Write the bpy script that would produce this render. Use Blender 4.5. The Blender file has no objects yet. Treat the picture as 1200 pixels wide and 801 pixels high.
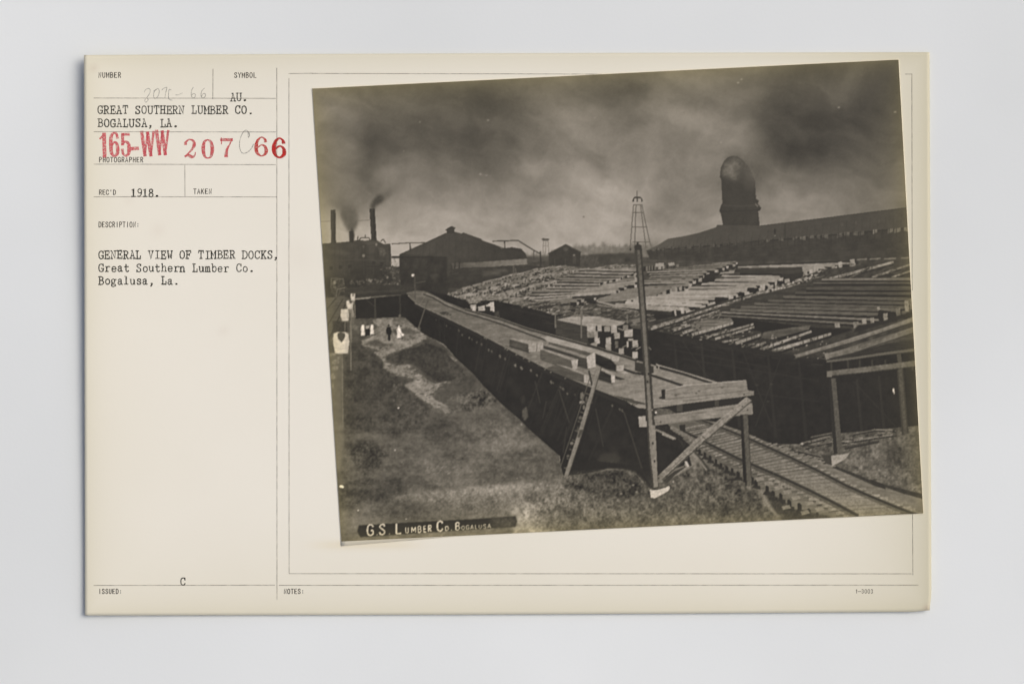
"""An archive card lying on a white copy-stand sheet: printed form, typed text, stamps, and a
mounted, slightly crooked old photographic print of a timber yard. The print is a flat thing and is built
as one; every thing it depicts is an inlaid part of it."""
import bpy, bmesh, math
import numpy as np
from mathutils import Vector

S = 0.0003                     # metres per photograph pixel: the card is about 0.30 m wide
CAM_H = 1.15
scene = bpy.context.scene
# ---------------------------------------------------------------- camera
cam_d = bpy.data.cameras.new("camera"); cam = bpy.data.objects.new("camera", cam_d)
scene.collection.objects.link(cam); scene.camera = cam
cam.location = (0, 0, CAM_H); cam.rotation_euler = (0, 0, 0)
cam_d.sensor_width = 36; cam_d.lens = 36*CAM_H/(1200*S)
cam_d.clip_start = .01; cam_d.clip_end = 1000
# ---------------------------------------------------------------- daylight: soft, from the upper right
ELEV, AZ = 56, 66              # degrees; azimuth measured from +Y towards +X
w = bpy.data.worlds.new("World"); scene.world = w; w.use_nodes = True
nt = w.node_tree; bg = nt.nodes['Background']
sky_n = nt.nodes.new('ShaderNodeTexSky'); sky_n.sky_type = 'NISHITA'; sky_n.sun_disc = False
sky_n.sun_elevation = math.radians(ELEV); sky_n.sun_rotation = math.radians(AZ)
sky_n.air_density = .6; sky_n.dust_density = 5; sky_n.ozone_density = .6
nt.links.new(sky_n.outputs[0], bg.inputs[0]); bg.inputs[1].default_value = .12
sun_d = bpy.data.lights.new("sun", 'SUN'); sun = bpy.data.objects.new("sun", sun_d); scene.collection.objects.link(sun)
sun_d.energy = 1.0; sun_d.angle = math.radians(36); sun_d.color = (.965, 1, .97)
dv = Vector((math.sin(math.radians(AZ))*math.cos(math.radians(ELEV)), math.cos(math.radians(AZ))*math.cos(math.radians(ELEV)), math.sin(math.radians(ELEV))))
sun.rotation_euler = dv.to_track_quat('Z', 'Y').to_euler()
scene.view_settings.view_transform = 'Standard'; scene.view_settings.look = 'None'
scene.view_settings.gamma = 1; scene.view_settings.use_curve_mapping = False
scene.view_settings.exposure = .105
# ---------------------------------------------------------------- stroke lettering on a 6 x 8 grid
def smooth(p, n=5):
    q = [p[0]]+list(p)+[p[-1]]; out = []
    for i in range(1, len(q)-2):
        for k in range(n):
            t = k/n; a, b, c, d = q[i-1], q[i], q[i+1], q[i+2]
            out.append(tuple(.5*((2*b[j])+(-a[j]+c[j])*t+(2*a[j]-5*b[j]+4*c[j]-d[j])*t*t+(-a[j]+3*b[j]-3*c[j]+d[j])*t**3) for j in range(len(a))))
    out.append(tuple(p[-1])); return out
def s(*p): return ('s', list(p))
def c(*p): return ('c', list(p))
Cc = [(5.3,6),(4.9,7.3),(3,8),(1.1,6.8),(.6,4),(1.1,1.2),(3,0),(4.9,.7),(5.4,2)]
Oo = [(3,8),(1.2,7),(.6,4),(1.2,1),(3,0),(4.8,1),(5.4,4),(4.8,7),(3,8)]
Ss = [(5,6.2),(4.5,7.6),(3,8),(1.3,7.3),(1,5.7),(3,4.3),(5,2.6),(4.8,.8),(3,0),(1.2,.6),(.8,2)]
SANS = {
'A': [s((.6,0),(3,8),(5.4,0)), s((1.5,2.6),(4.5,2.6))], 'B': [s((1,0),(1,8)), c((1,8),(3.6,8),(4.9,6.2),(3.6,4.3),(1,4.2)), c((1,4.2),(3.8,4.2),(5.3,2.2),(3.8,0),(1,0))],
'C': [c(*Cc)], 'D': [s((1,0),(1,8)), c((1,8),(3.4,7.8),(5.2,6),(5.2,2),(3.4,.2),(1,0))], 'E': [s((5,8),(1,8),(1,0),(5.1,0)), s((1,4.2),(4.4,4.2))],
'G': [c(*Cc), s((5.3,.4),(5.3,3.6),(3.4,3.6))], 'H': [s((1,0),(1,8)), s((5,0),(5,8)), s((1,4),(5,4))], 'I': [s((3,0),(3,8))],
'K': [s((1,0),(1,8)), s((5,8),(1,3.4)), s((2.3,4.8),(5.2,0))], 'L': [s((1.2,8),(1.2,0),(5.2,0))], 'M': [s((.7,0),(.7,8),(3,2.4),(5.3,8),(5.3,0))],
'N': [s((1,0),(1,8),(5,0),(5,8))], 'O': [c(*Oo)], 'P': [s((1,0),(1,8)), c((1,8),(3.8,8),(5.2,6),(3.8,4),(1,3.8))],
'R': [s((1,0),(1,8)), c((1,8),(3.8,8),(5.1,6),(3.8,4.2),(1,4)), s((3,4),(5.2,0))], 'S': [c(*Ss)], 'T': [s((.5,8),(5.5,8)), s((3,8),(3,0))],
'U': [c((1,8),(1,2.4),(1.6,.6),(3,0),(4.4,.6),(5,2.4),(5,8))], 'Y': [s((.6,8),(3,4),(5.4,8)), s((3,4),(3,0))], "'": [s((3,8),(2.7,6))],
':': [s((3,1),(3,1.8)), s((3,4.6),(3,5.4))], '.': [s((3,0),(3,1))], '-': [s((0,3.6),(6,3.6))], '1': [s((1.6,6.4),(3.4,8),(3.4,0))],
'3': [c((1,6.8),(3,8),(5,6.4),(3.2,4.4),(5.3,2.4),(3,0),(.8,1.2))], '0': [c(*Oo)]}
SANS['\u2014'] = [s((-1,3.6),(7,3.6))]
def sf(x0, x1, y): return s((x0,y),(x1,y))
TYPE = {
'A': [s((.9,0),(3,8),(5.1,0)), s((1.7,3),(4.3,3)), sf(0,2.1,0), sf(3.9,6,0), sf(1.8,3,8)],
'B': [s((1.2,0),(1.2,8)), c((0,8),(3.4,8),(4.9,6.2),(3.4,4.3),(1,4.2)), c((1,4.2),(3.8,4.2),(5.6,2.1),(3.8,0),(0,0))],
'C': [c(*Cc), s((5.3,5.6),(5.3,8))], 'D': [s((1.2,0),(1.2,8)), c((0,8),(3.4,7.9),(5.5,6),(5.5,2),(3.4,.1),(0,0))],
'E': [s((0,8),(5.2,8),(5.2,6)), s((1.2,8),(1.2,0)), s((0,0),(5.5,0),(5.5,2.2)), sf(1.2,3.8,4.1), s((3.8,3),(3.8,5.2))],
'F': [s((0,8),(5.4,8),(5.4,6)), s((1.2,8),(1.2,0)), sf(0,3,0), sf(1.2,3.8,4.1), s((3.8,3),(3.8,5.2))],
'G': [c(*Cc), s((5.3,5.6),(5.3,8)), s((5.3,.4),(5.3,3.3)), sf(3.4,6,3.3)],
'H': [s((1.1,0),(1.1,8)), s((4.9,0),(4.9,8)), sf(1.1,4.9,4), sf(0,2.3,0), sf(3.7,6,0), sf(0,2.3,8), sf(3.7,6,8)],
'I': [s((3,0),(3,8)), sf(1,5,0), sf(1,5,8)], 'K': [s((1.2,0),(1.2,8)), s((1.4,3),(5,8)), s((2.6,4.4),(5.2,0)), sf(0,2.4,0), sf(0,2.4,8), sf(4.2,6,0), sf(3.8,5.8,8)],
'L': [s((1.8,8),(1.8,0)), sf(.4,3.3,8), s((.4,0),(5.4,0),(5.4,2.8))], 'M': [s((.8,0),(.8,8),(3,3),(5.2,8),(5.2,0)), sf(0,1.9,0), sf(4.1,6,0), sf(0,.8,8), sf(5.2,6,8)],
'N': [s((1.1,0),(1.1,8),(4.9,0),(4.9,8)), sf(0,2.2,0), sf(0,1.1,8), sf(3.8,6,8)], 'O': [c(*Oo)],
'R': [s((1.2,0),(1.2,8)), c((0,8),(3.6,8),(5.1,6.1),(3.8,4.2),(1.2,4)), s((3,4),(5,0),(6,0)), sf(0,2.6,0)],
'S': [c(*Ss), s((5,6.2),(5,8)), s((.8,0),(.8,2))], 'T': [s((.4,6),(.4,8),(5.6,8),(5.6,6)), s((3,8),(3,0)), sf(1.7,4.3,0)],
'U': [c((1,8),(1,2.4),(1.6,.6),(3,0),(4.4,.6),(5,2.4),(5,8)), sf(0,2.1,8), sf(3.9,6,8)], 'V': [s((1,8),(3,0),(5,8)), sf(0,2.1,8), sf(3.9,6,8)],
'W': [s((.7,8),(1.8,0),(3,5.4),(4.2,0),(5.3,8)), sf(0,1.8,8), sf(4.2,6,8)],
'a': [c((1.2,4.3),(2.6,5.4),(4.2,5),(4.4,3.6),(4.4,1.2),(4.8,.1),(5.8,.1)), c((4.4,3),(2.2,2.9),(.9,1.5),(2,0),(3.6,.3),(4.4,1.4))],
'b': [s((1.3,8),(1.3,0)), sf(.2,1.3,8), c((1.3,3.6),(2.7,5.3),(4.5,4.8),(5.3,2.6),(4.5,.4),(2.7,-.1),(1.3,1.6))],
'e': [c((1,2.8),(3,2.8),(5.1,2.8),(4.6,4.7),(3,5.4),(1.3,4.6),(.8,2.6),(1.4,.6),(3.2,0),(5,.9))],
'g': [c((4.4,3.4),(3.8,5.1),(2.4,5.4),(1,4.6),(1,2.6),(2.4,1.8),(3.9,2.2),(4.4,3.4)), s((4,4.8),(5.8,5.2)), c((1.6,1.9),(1,1),(2,.2),(4.4,.1),(5.2,-1.2),(3,-2.2),(.9,-1.6),(1,-.2),(2,.2))],
'h': [s((1.3,8),(1.3,0)), sf(.3,1.3,8), sf(.2,2.4,0), c((1.3,3.4),(2.8,5.2),(4.3,5),(4.8,3.4),(4.8,0)), sf(3.8,5.9,0)],
'l': [s((1.4,8),(3,8),(3,0)), sf(1,5,0)], 'm': [s((.2,5.1),(.9,5.1),(.9,0)), c((.9,4),(2,5.3),(3,4.4),(3,0)), c((3,4),(4.2,5.3),(5.1,4.4),(5.1,0)), sf(.1,1.6,0), sf(2.4,3.7,0), sf(4.5,6,0)],
'n': [s((.3,5.1),(1.3,5.1),(1.3,0)), sf(.2,2.4,0), c((1.3,3.4),(2.8,5.2),(4.3,5),(4.8,3.4),(4.8,0)), sf(3.8,5.9,0)],
'o': [c((3,5.4),(1.4,4.7),(.8,2.7),(1.4,.7),(3,0),(4.6,.7),(5.2,2.7),(4.6,4.7),(3,5.4))],
'r': [s((.6,5.1),(2,5.1),(2,0)), sf(.6,3.8,0), c((2,3.2),(3,4.8),(4.6,5.3),(5.4,4.6))],
's': [c((4.8,3.9),(4.4,5.1),(3,5.4),(1.4,5),(1.4,3.6),(3,2.8),(4.8,2),(4.8,.5),(3,0),(1.3,.3),(1,1.5))],
't': [c((2.4,7.4),(2.4,2),(2.8,.3),(4.2,0),(5.3,.9)), sf(.8,4.9,5.1)],
'u': [c((.4,5.1),(1.2,5.1),(1.2,1.6),(2.2,0),(3.8,.4),(4.8,1.8)), s((3.8,5.1),(4.8,5.1),(4.8,0),(5.8,0))],
'1': [s((1.4,6.6),(3,8),(3,0)), sf(1,5,0)], '9': [c((5,5.2),(4,3.8),(2.2,3.8),(1,5.6),(1.8,7.6),(3.4,8),(4.9,6.8),(5,4),(4,1.2),(2,0),(1,.8))],
'8': [c((3,4.3),(1.3,5.4),(1.6,7.4),(3,8),(4.4,7.4),(4.7,5.4),(3,4.3),(1,2.8),(1.2,.8),(3,0),(4.8,.8),(5,2.8),(3,4.3))],
'.': [c((2.4,.2),(3,.8),(3.4,.4),(2.6,.1)), s((2.2,.5),(3.8,.5))], ',': [s((2.3,.9),(3.6,.9)), s((3.3,1.1),(3,-.6),(2,-1.6))]}
# ---------------------------------------------------------------- the printed picture: tones and which depicted thing they belong to
SS = 2
OX, OY, PW, PH = 356, 60, 736, 592
W2, H2 = PW*SS, PH*SS
rng = np.random.RandomState(7)
def vnoise(w, h, sx, sy, seed):
    r = np.random.RandomState(seed)
    gw, gh = int(w/sx)+3, int(h/sy)+3
    g = r.rand(gh, gw).astype(np.float32)
    ys = np.arange(h)/sy; xs = np.arange(w)/sx
    yi = ys.astype(int); xi = xs.astype(int)
    fy = (ys-yi)[:, None]; fx = (xs-xi)[None, :]
    fy = fy*fy*(3-2*fy); fx = fx*fx*(3-2*fx)
    a = g[yi][:, xi]; b = g[yi][:, xi+1]; c = g[yi+1][:, xi]; d = g[yi+1][:, xi+1]
    return (a*(1-fx)+b*fx)*(1-fy)+(c*(1-fx)+d*fx)*fy
def fbm(w, h, s, seed, octs=4, sy=None, gain=.55):
    out = np.zeros((h, w), np.float32); amp = 1; tot = 0
    sx = s; sy = sy or s
    for o in range(octs):
        out += amp*vnoise(w, h, max(sx, 1.01), max(sy, 1.01), seed+o*17); tot += amp
        amp *= gain; sx /= 2; sy /= 2
    return (out/tot-.5)*2
def blur(a, s):
    r = max(1, int(s*3)); k = np.exp(-.5*(np.arange(-r, r+1)/s)**2); k /= k.sum()
    p = np.pad(a, ((r, r), (0, 0)), 'edge'); o = sum(k[i]*p[i:i+a.shape[0]] for i in range(2*r+1))
    p = np.pad(o, ((0, 0), (r, r)), 'edge'); return sum(k[i]*p[:, i:i+a.shape[1]] for i in range(2*r+1))
def samp(a, x, y):
    h, w = a.shape[:2]
    x = np.clip(x, 0, w-1.001); y = np.clip(y, 0, h-1.001)
    xi = x.astype(int); yi = y.astype(int); fx = x-xi; fy = y-yi
    return (a[yi, xi]*(1-fx)+a[yi, xi+1]*fx)*(1-fy)+(a[yi+1, xi]*(1-fx)+a[yi+1, xi+1]*fx)*fy

T_fine = fbm(W2, H2, 3.2, 11, 3)                 # crumbly
T_mid = fbm(W2, H2, 14, 23, 5)
T_big = fbm(W2, H2, 70, 31, 5)
T_hor = fbm(W2, H2, 26, 41, 4, sy=3.4)           # streaks along the boards
T_gnd = .55*fbm(W2, H2, 9, 53, 4, sy=5)+.45*fbm(W2, H2, 60, 57, 5, sy=22)
T_wood = .6*fbm(W2, H2, 34, 141, 5, sy=3)+.4*fbm(W2, H2, 12, 149, 3, sy=3)
T_cl = fbm(W2, H2, 15, 161, 5, gain=.75); T_cl = np.sign(T_cl)*np.abs(T_cl)**.8
T_clump = 1.25*T_cl+.95*fbm(W2, H2, 4.6, 171, 3)
TEX = {'clump': T_clump, 'wood': T_wood, 'fine': T_fine, 'mid': T_mid, 'big': T_big, 'hor': T_hor, 'gnd': T_gnd}
V = np.full((H2, W2), 110, np.float32)
ID = np.zeros((H2, W2), np.int16)
PARTS = []                                       # (name, parent index or None, label)
def part(name, parent=None, label=None):
    PARTS.append((name, parent, label)); return len(PARTS)
YY, XX = np.mgrid[0:H2, 0:W2].astype(np.float32)
PX_ = OX+(XX+.5)/SS; PY_ = OY+(YY+.5)/SS         # photograph coordinates of every sample

def pmask(pts):
    p = [((x-OX)*SS-.5, (y-OY)*SS-.5) for x, y in pts]
    xs = [q[0] for q in p]; ys = [q[1] for q in p]
    x0 = max(0, int(min(xs))-1); x1 = min(W2, int(max(xs))+2); y0 = max(0, int(min(ys))-1); y1 = min(H2, int(max(ys))+2)
    if x0 >= x1 or y0 >= y1: return None
    X = XX[y0:y1, x0:x1]; Y = YY[y0:y1, x0:x1]; m = np.zeros(X.shape, bool)
    n = len(p)
    for i in range(n):
        ax, ay = p[i]; bx, by = p[(i+1) % n]
        if ay == by: continue
        c = (ay > Y) != (by > Y)
        m ^= c & (X < (bx-ax)*(Y-ay)/(by-ay)+ax)
    return m, slice(y0, y1), slice(x0, x1)
def poly(pts, v, pid=None, tex=None, amp=0, alpha=1., soft=0, grad=None):
    r = pmask(pts)
    if r is None: return
    m, sy, sx = r
    if soft:
        e = int(soft*3*SS)+1
        sy = slice(max(0, sy.start-e), min(H2, sy.stop+e)); sx = slice(max(0, sx.start-e), min(W2, sx.stop+e))
        full = np.zeros((H2, W2), np.float32)[sy, sx]
        m2 = pmask(pts); full[m2[1].start-sy.start:m2[1].stop-sy.start, m2[2].start-sx.start:m2[2].stop-sx.start] = m2[0]
        a = blur(full, soft*SS)*alpha
        mid = full > .5
    else:
        a = m.astype(np.float32)*alpha; mid = m
    val = np.full(a.shape, v, np.float32)
    if grad:                                     # (x0,y0,v0,x1,y1,v1)
        gx, gy = grad[3]-grad[0], grad[4]-grad[1]
        t = np.clip(((PX_[sy, sx]-grad[0])*gx+(PY_[sy, sx]-grad[1])*gy)/(gx*gx+gy*gy), 0, 1)
        val = grad[2]+(grad[5]-grad[2])*t
    if tex: val = val+amp*TEX[tex][sy, sx]*2
    V[sy, sx] = V[sy, sx]*(1-a)+val*a
    if pid: ID[sy, sx][mid] = pid
def line(p, w, v, pid=None, w2=None, tex=None, amp=0, alpha=1.):
    w2 = w if w2 is None else w2; n = len(p)
    for i in range(n-1):
        (ax, ay), (bx, by) = p[i], p[i+1]
        L = math.hypot(bx-ax, by-ay) or 1; nx, ny = -(by-ay)/L, (bx-ax)/L
        wa = (w+(w2-w)*i/(n-1))/2; wb = (w+(w2-w)*(i+1)/(n-1))/2
        al = alpha
        if wa < .5: al = alpha*max(wa, .18)/.5; wa = .5
        wb = max(wb, .5)
        poly([(ax+nx*wa, ay+ny*wa), (bx+nx*wb, by+ny*wb), (bx-nx*wb, by-ny*wb), (ax-nx*wa, ay-ny*wa)], v, pid, tex, amp, al)
def disc(x, y, rx, ry, v, pid=None, n=14, **k):
    poly([(x+rx*math.cos(6.2832*i/n), y+ry*math.sin(6.2832*i/n)) for i in range(n)], v, pid, **k)
def rough(pts, amp=2., it=3, sy=.55):
    for _i in range(it):
        q = []
        for i, a in enumerate(pts):
            b = pts[(i+1) % len(pts)]; L = math.dist(a, b); m = min(amp, L*.22)
            q += [a, ((a[0]+b[0])/2+rng.normal(0, m), (a[1]+b[1])/2+rng.normal(0, m*sy))]
        pts = q; amp *= .6
    return pts
def lerp(a, b, t): return (a[0]+(b[0]-a[0])*t, a[1]+(b[1]-a[1])*t)
def along(path, t):
    L = [math.dist(path[i], path[i+1]) for i in range(len(path)-1)]; s = t*sum(L)
    for i, l in enumerate(L):
        if s <= l or i == len(L)-1: return lerp(path[i], path[i+1], s/l)
        s -= l
def rank(lp, rp, n, th, v, pid, endv=135, endw=5, gap=46, jit=3., vj=10, miss=.0, endh=None):
    """a rank of squared timbers seen from above: lp / rp are the paths of their far and near ends, back to front"""
    for i in range(n):
        t = (i+.5)/n; a = along(lp, t); b = along(rp, t)
        a = (a[0]+rng.uniform(-jit, jit)*2, a[1]); b = (b[0]+rng.uniform(-jit, jit), b[1])
        h = th[0]+(th[1]-th[0])*t; vv = v+rng.uniform(-vj, vj); dk = gap+rng.uniform(-4, 8)
        if rng.rand() < miss: vv = v*.62
        sd = h*.55*rng.uniform(.6, 1.3); ew = endw*rng.uniform(.7, 1.2); eh = (endh or h*1.3)*rng.uniform(.8, 1.1)
        poly([(a[0], a[1]), (b[0], b[1]), (b[0]+.5, b[1]+h+sd+eh*.5), (a[0], a[1]+h*.6+sd)], dk, pid)
        poly([(a[0], a[1]), (b[0], b[1]), (b[0]+ew*.5, b[1]+h), (a[0]-1, a[1]+h*.65)], vv, pid, 'hor', 7)
        if ew > 1: poly([(b[0]-endw*2.2, b[1]+h), (b[0]+ew*1.1, b[1]+h), (b[0]+ew*.8, b[1]+h+eh*1.7+sd), (b[0]-endw*2.4, b[1]+h+eh*1.5+sd)], 45, pid, alpha=.9)
        if ew > 1: poly([(b[0], b[1]+h*.9), (b[0]+ew, b[1]+h*.9-ew*.12), (b[0]+ew*.9, b[1]+h*.9+eh), (b[0]+.4, b[1]+h*.9+eh*1.05)], endv+rng.uniform(-16, 12), pid, 'fine', 8)

# --- smoke-filled sky
sky = part('smoky_sky')
CP = [(384,262,152),(398,276,152),(424,272,154),(430,262,140),(446,258,132),(450,275,150),(480,255,132),(520,262,138),(560,270,146),(600,270,148),(660,250,138),(720,260,140),(820,265,128),(900,150,78),(935,110,74),(960,170,68),(985,150,68),(1010,110,80),(372,110,122),(395,120,112),(390,160,118),(380,190,104),(430,110,95),(430,150,85),(480,150,82),(430,200,83),(402,232,96),(380,240,118),(375,268,150),
(410,250,112),(425,265,134),(455,240,110),(470,215,106),(500,200,98),(500,240,120),(480,270,146),(520,130,82),(550,110,90),(560,160,83),(580,185,97),(540,210,110),
(560,240,121),(600,250,125),(620,110,94),(600,140,90),(640,160,108),(660,115,108),(670,135,122),(680,95,98),(700,170,116),(640,200,121),(620,230,128),(690,230,130),
(600,285,150),(640,275,150),(700,270,146),(740,180,127),(760,140,119),(790,100,106),(740,105,97),(720,85,90),(830,110,115),(850,85,100),(860,150,124),(830,200,120),
(810,250,118),(790,230,112),(780,270,126),(730,240,140),(720,285,150),(890,120,93),(920,130,72),(950,150,68),(990,130,76),(960,100,80),(1030,90,82),(1040,130,86),
(1000,170,84),(1045,170,90),(920,180,86),(885,196,84),(870,180,112),(900,215,112),(950,208,107),(1000,218,104),(1050,215,98),(900,250,127),(950,250,120),(1000,240,112),
(1050,232,108),(930,80,92),(1000,80,82),(1050,75,80),(470,110,90),(500,290,150),(450,290,150),(800,160,120),(400,100,108)]
k = 8; gy, gx = np.mgrid[0:H2//k+4, 0:W2//k+4].astype(np.float32); gx = OX+gx*k/SS; gy = OY+gy*k/SS
num = np.zeros_like(gx); den = np.zeros_like(gx)+1e-9
for (x, y, v) in CP:
    w = np.exp(-((gx-x)**2+(gy-y)**2)/(2*19.**2))+1e-4*np.exp(-((gx-x)**2+(gy-y)**2)/(2*70.**2)); num += w*v; den += w
base = num/den
wx = 26*fbm(W2, H2, 90, 71, 4); wy = 26*fbm(W2, H2, 90, 83, 4)
V = samp(base, (XX+wx)/k, (YY+wy)/k).astype(np.float32)
bil = samp(fbm(W2, H2, 110, 91, 5, gain=.5), XX+wx*1.2, YY+wy*1.2)
stk = samp(fbm(W2, H2, 150, 401, 5, sy=46), XX*.8+YY*.55+wx, YY*.8-XX*.25+H2*.2+wy)
V += 16*stk
rid = 1-np.abs(samp(fbm(W2, H2, 60, 97, 5), XX-wx*1.5, YY+wy*1.5))*2.2
V = (V-108)*1.14+110
V += 15*bil+8*(rid-.55)*np.clip((V-70)/50, .25, 1)+3*samp(fbm(W2, H2, 30, 99, 4), XX+wx*.6, YY-wy*.6)
ID[:] = sky

# --- distant trees, ground of the yard
trees = part('distant_trees')
pts = [(560,303)]
for x in np.arange(600, 770, 1.6):
    pts.append((x, 294-(4 if x > 672 else 0)-rng.rand()**2*7+(6 if x < 645 else 0)))
pts += [(772,310),(560,318)]
poly(pts, 98, trees, 'mid', 9, .75, soft=1.1)
for x in range(678, 762, 5):
    if rng.rand() < .75: xx = x+rng.uniform(-2, 2); line([(xx, 300), (xx+rng.uniform(-.6,.6), 285+rng.rand()*6)], .8, 104, trees, .4, alpha=.7); disc(xx, 289+rng.rand()*4, 2.6, 2.2, 106, trees, alpha=.5, soft=.6)
poly([(560,302),(650,299),(770,301),(770,314),(560,322)], 80, trees, 'hor', 7, .9, soft=1)
yard = part('timber_yard')
poly([(458,312),(560,312),(640,306),(760,302),(1070,290),(1080,440),(560,440),(500,345),(370,350),(370,320)], 66, yard, 'mid', 10)
poly([(560,322),(640,308),(700,306),(770,304),(770,312),(650,314),(560,338)], 76, yard, 'hor', 9)
poly([(690,298),(745,296),(750,308),(700,312),(688,306)], 66, yard, 'mid', 9, soft=1)

# --- mill on the left with its chimneys
mill = part('mill_building')
poly([(370,286),(389,284.5),(402,283.6),(414,282.4),(417,281.4),(421,281),(428,282),(433,281.2),(441,280.8),(445,283.5),(450,286),(457.6,285.4),(458.5,302),(459,330),(462,342),(478,345),(470,348),(416,351),(404,352),(370,360)], 64, mill, 'mid', 5, grad=(400,284,68,400,330,58))
poly([(384,292),(404,294),(412,297),(404,299),(385,297)], 84, mill, soft=1, alpha=.7)
poly([(370,300),(400,300),(402,325),(372,326)], 76, mill, soft=4, alpha=.5)
poly([(423,283),(446,283),(440,286),(430,287)], 84, mill, soft=.6, alpha=.7)
poly([(432,288),(440,288),(439,296),(431,296)], 78, mill, soft=1, alpha=.6)
poly([(444,291),(449,290),(453,297),(449,301),(445,299)], 92, mill, 'fine', 12, soft=.6, alpha=.7)
poly([(424,286),(429,286),(429,325),(423,325)], 52, mill, soft=1.5, alpha=.6)
for x, y, v, r in ((426,299.5,135,1.4),(441,286.5,125,1.1),(426,289,95,1),(454,325,130,1.1),(457,314,110,1),(458,308,90,1.2)): disc(x, y, r, r*1.3, v, mill, soft=.4)
line([(430,312),(456,311.5)], .8, 50, mill)
gp = part('sky_gap', mill)  # bright sky showing through the gap beside the mill
poly([(460.2,302.6),(467,302.6),(466.6,312.5),(463,311.5),(460.4,308)], 148, gp, 'fine', 10)
line([(462.6,303),(463,308)], .7, 105, gp); line([(459,301.2),(468,301.2)], 2.2, 52, mill)
# clutter in front of the mill
loc = part('yard_locomotive')
poly([(388,326),(403,326),(404,334),(408,338),(408,349),(394,350),(388,342)], 70, loc, 'fine', 12)
for q in ([(388,337),(388,326),(402,326.5),(403,333)], [(391,329),(396,328)], [(394,348),(395,339),(405,337),(408,340),(407,349)], [(397,345),(399,341),(404,341),(405,345)], [(390,336),(396,338)]):
    line(q, .9, 104, loc, alpha=.85)
disc(392, 331, 1.8, 2, 128, loc, soft=.5); disc(401, 344, 3, 3, 58, loc, soft=.6)
clut = part('yard_clutter')
for i in range(46):
    x = rng.uniform(409, 448); y = rng.uniform(326, 332); poly([(x,y),(x+rng.uniform(1,3),y),(x+2,y+2),(x,y+2.2)], rng.uniform(62, 102), clut, alpha=.8)
for i in range(90):
    x = rng.uniform(448, 472); y = rng.uniform(312, 338); line([(x,y),(x+rng.uniform(-3,3),y+rng.uniform(-2,2))], rng.uniform(.7,1.4), rng.choice([48,60,92,108]), clut, alpha=.8)
for i in range(60):
    x = rng.uniform(404, 520); y = rng.uniform(332, 340); line([(x,y),(x+rng.uniform(1,9),y+rng.uniform(-.8,.4))], .8, rng.choice([52,60,80,90]), clut, alpha=.6)
for x, y in ((432.5,328),(434.5,329.5),(469,328.5),(466,333)): disc(x, y, 1.2, 1.7, 118, clut, soft=.4)
st1 = part('smokestack', None, 'left chimney with no smoke'); st2 = part('smokestack', None, 'short chimney under a column of smoke'); st3 = part('smokestack', None, 'right chimney trailing dark smoke')
def stack(x0, x1, y0, y1, dx, pid, v=60):
    poly([(x0,y0),(x1,y0-.5),(x1+dx,y1),(x0+dx,y1)], v, pid, 'fine', 4)
    poly([(x0+.8+dx*.3,y0+1),(x0+2.6+dx*.3,y0+1),(x0+2.6+dx,y1),(x0+.8+dx,y1)], v+16, pid, alpha=.6)
stack(387.4, 393.2, 246, 285, .6, st1, 58)
# smoke
smk = part('smoke_plume', None, 'grey smoke over the short chimney'); smk2 = part('smoke_plume', None, 'dark smoke from the right chimney')
poly([(408,272),(415,272),(419,262),(420,250),(414,240),(402,240),(399,252),(403,263)], 84, smk, 'mid', 12, .85, soft=1.6)
poly([(410,283),(415,283),(415.5,274),(412.5,266),(409,274)], 66, smk, soft=.7)
poly([(400,246),(420,246),(434,236),(448,226),(455,214),(440,210),(420,222),(402,230),(385,232),(382,240)], 106, smk, 'mid', 9, .55, soft=4)
for i in range(26):
    t = i/25.; x = 411+(-6*t if True else 0)+3*math.sin(t*7)+t*t*-4; y = 268-52*t; disc(x, y, 3+15*t, 3+8*t, 92+26*t, None, 16, soft=2+3*t, alpha=.26, tex='big', amp=16)
    x = 441+16*t+4*math.sin(t*6); y = 238-34*t; disc(x, y, 3+13*t, 3+8*t, 80+30*t, None, 16, soft=1.5+3*t, alpha=.24, tex='big', amp=14)
stack(409.2, 414, 271, 284, .3, st2, 48)
stack(433, 439.2, 244.6, 281.5, 2.2, st3, 50)
poly([(433.4,246),(439,246),(441,241),(447,237),(450,231),(446,228),(439,232),(434.4,239)], 68, smk2, 'clump', 5, .8, soft=1.5)
poly([(440,226),(452,214),(456,216),(450,228)], 122, smk2, alpha=.45, soft=2)
line([(374,259.4),(388,259.2)], .7, 112, sky); line([(419,258.4),(433,258)], .7, 108, sky)

# --- pipe trestle and big gabled shed
pipe = part('pipe_trestle')
line([(459,285.8),(478,284.6),(498,284.2)], 1.1, 74, pipe); line([(480.4,285),(480.8,293)], 1.4, 66, pipe)
pipe = part('pipe_trestle')
line([(577,282.6),(592,282.2),(607,281.6),(616,287.4),(626,293.4),(632.5,297)], 1.4, 66, pipe)
line([(591.4,283),(591.6,292)], 1.4, 66, pipe); line([(625.4,293),(625.6,305)], 1.2, 70, pipe); line([(633.2,294.6),(633.6,313)], 1.8, 54, pipe)
shed = part('gabled_shed')
poly([(468,325),(468,298),(470,297),(496,285.6),(523,273),(526,272),(533,271.6),(537,272.6),(541,273.6),(543,272.4),(564.4,280),(565,282),(580,286.5),(588,291),(600,289.6),(611,291.4),(616,297),(618,303.2),(560,307.4),(532,308.6),(535,314),(600,312),(618,311),(640,312),(640,316),(600,326),(560,336),(520,338),(470,336)], 58, shed, 'mid', 4)
roof = part('roof', shed)
poly([(470,297.4),(496,285.6),(523,273),(541,273.6),(543,272.4),(564.4,280),(565,282),(580,286.5),(588,291),(600,289.6),(611,291.4),(616,297),(618,303.2),(560,307.4),(527,308.6),(524,300.6)], 67, roof, 'mid', 4, grad=(500,275,69,600,305,56))
poly([(497,298),(505,284),(511,282),(510,296)], 78, roof, soft=1.5, alpha=.5)
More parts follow.
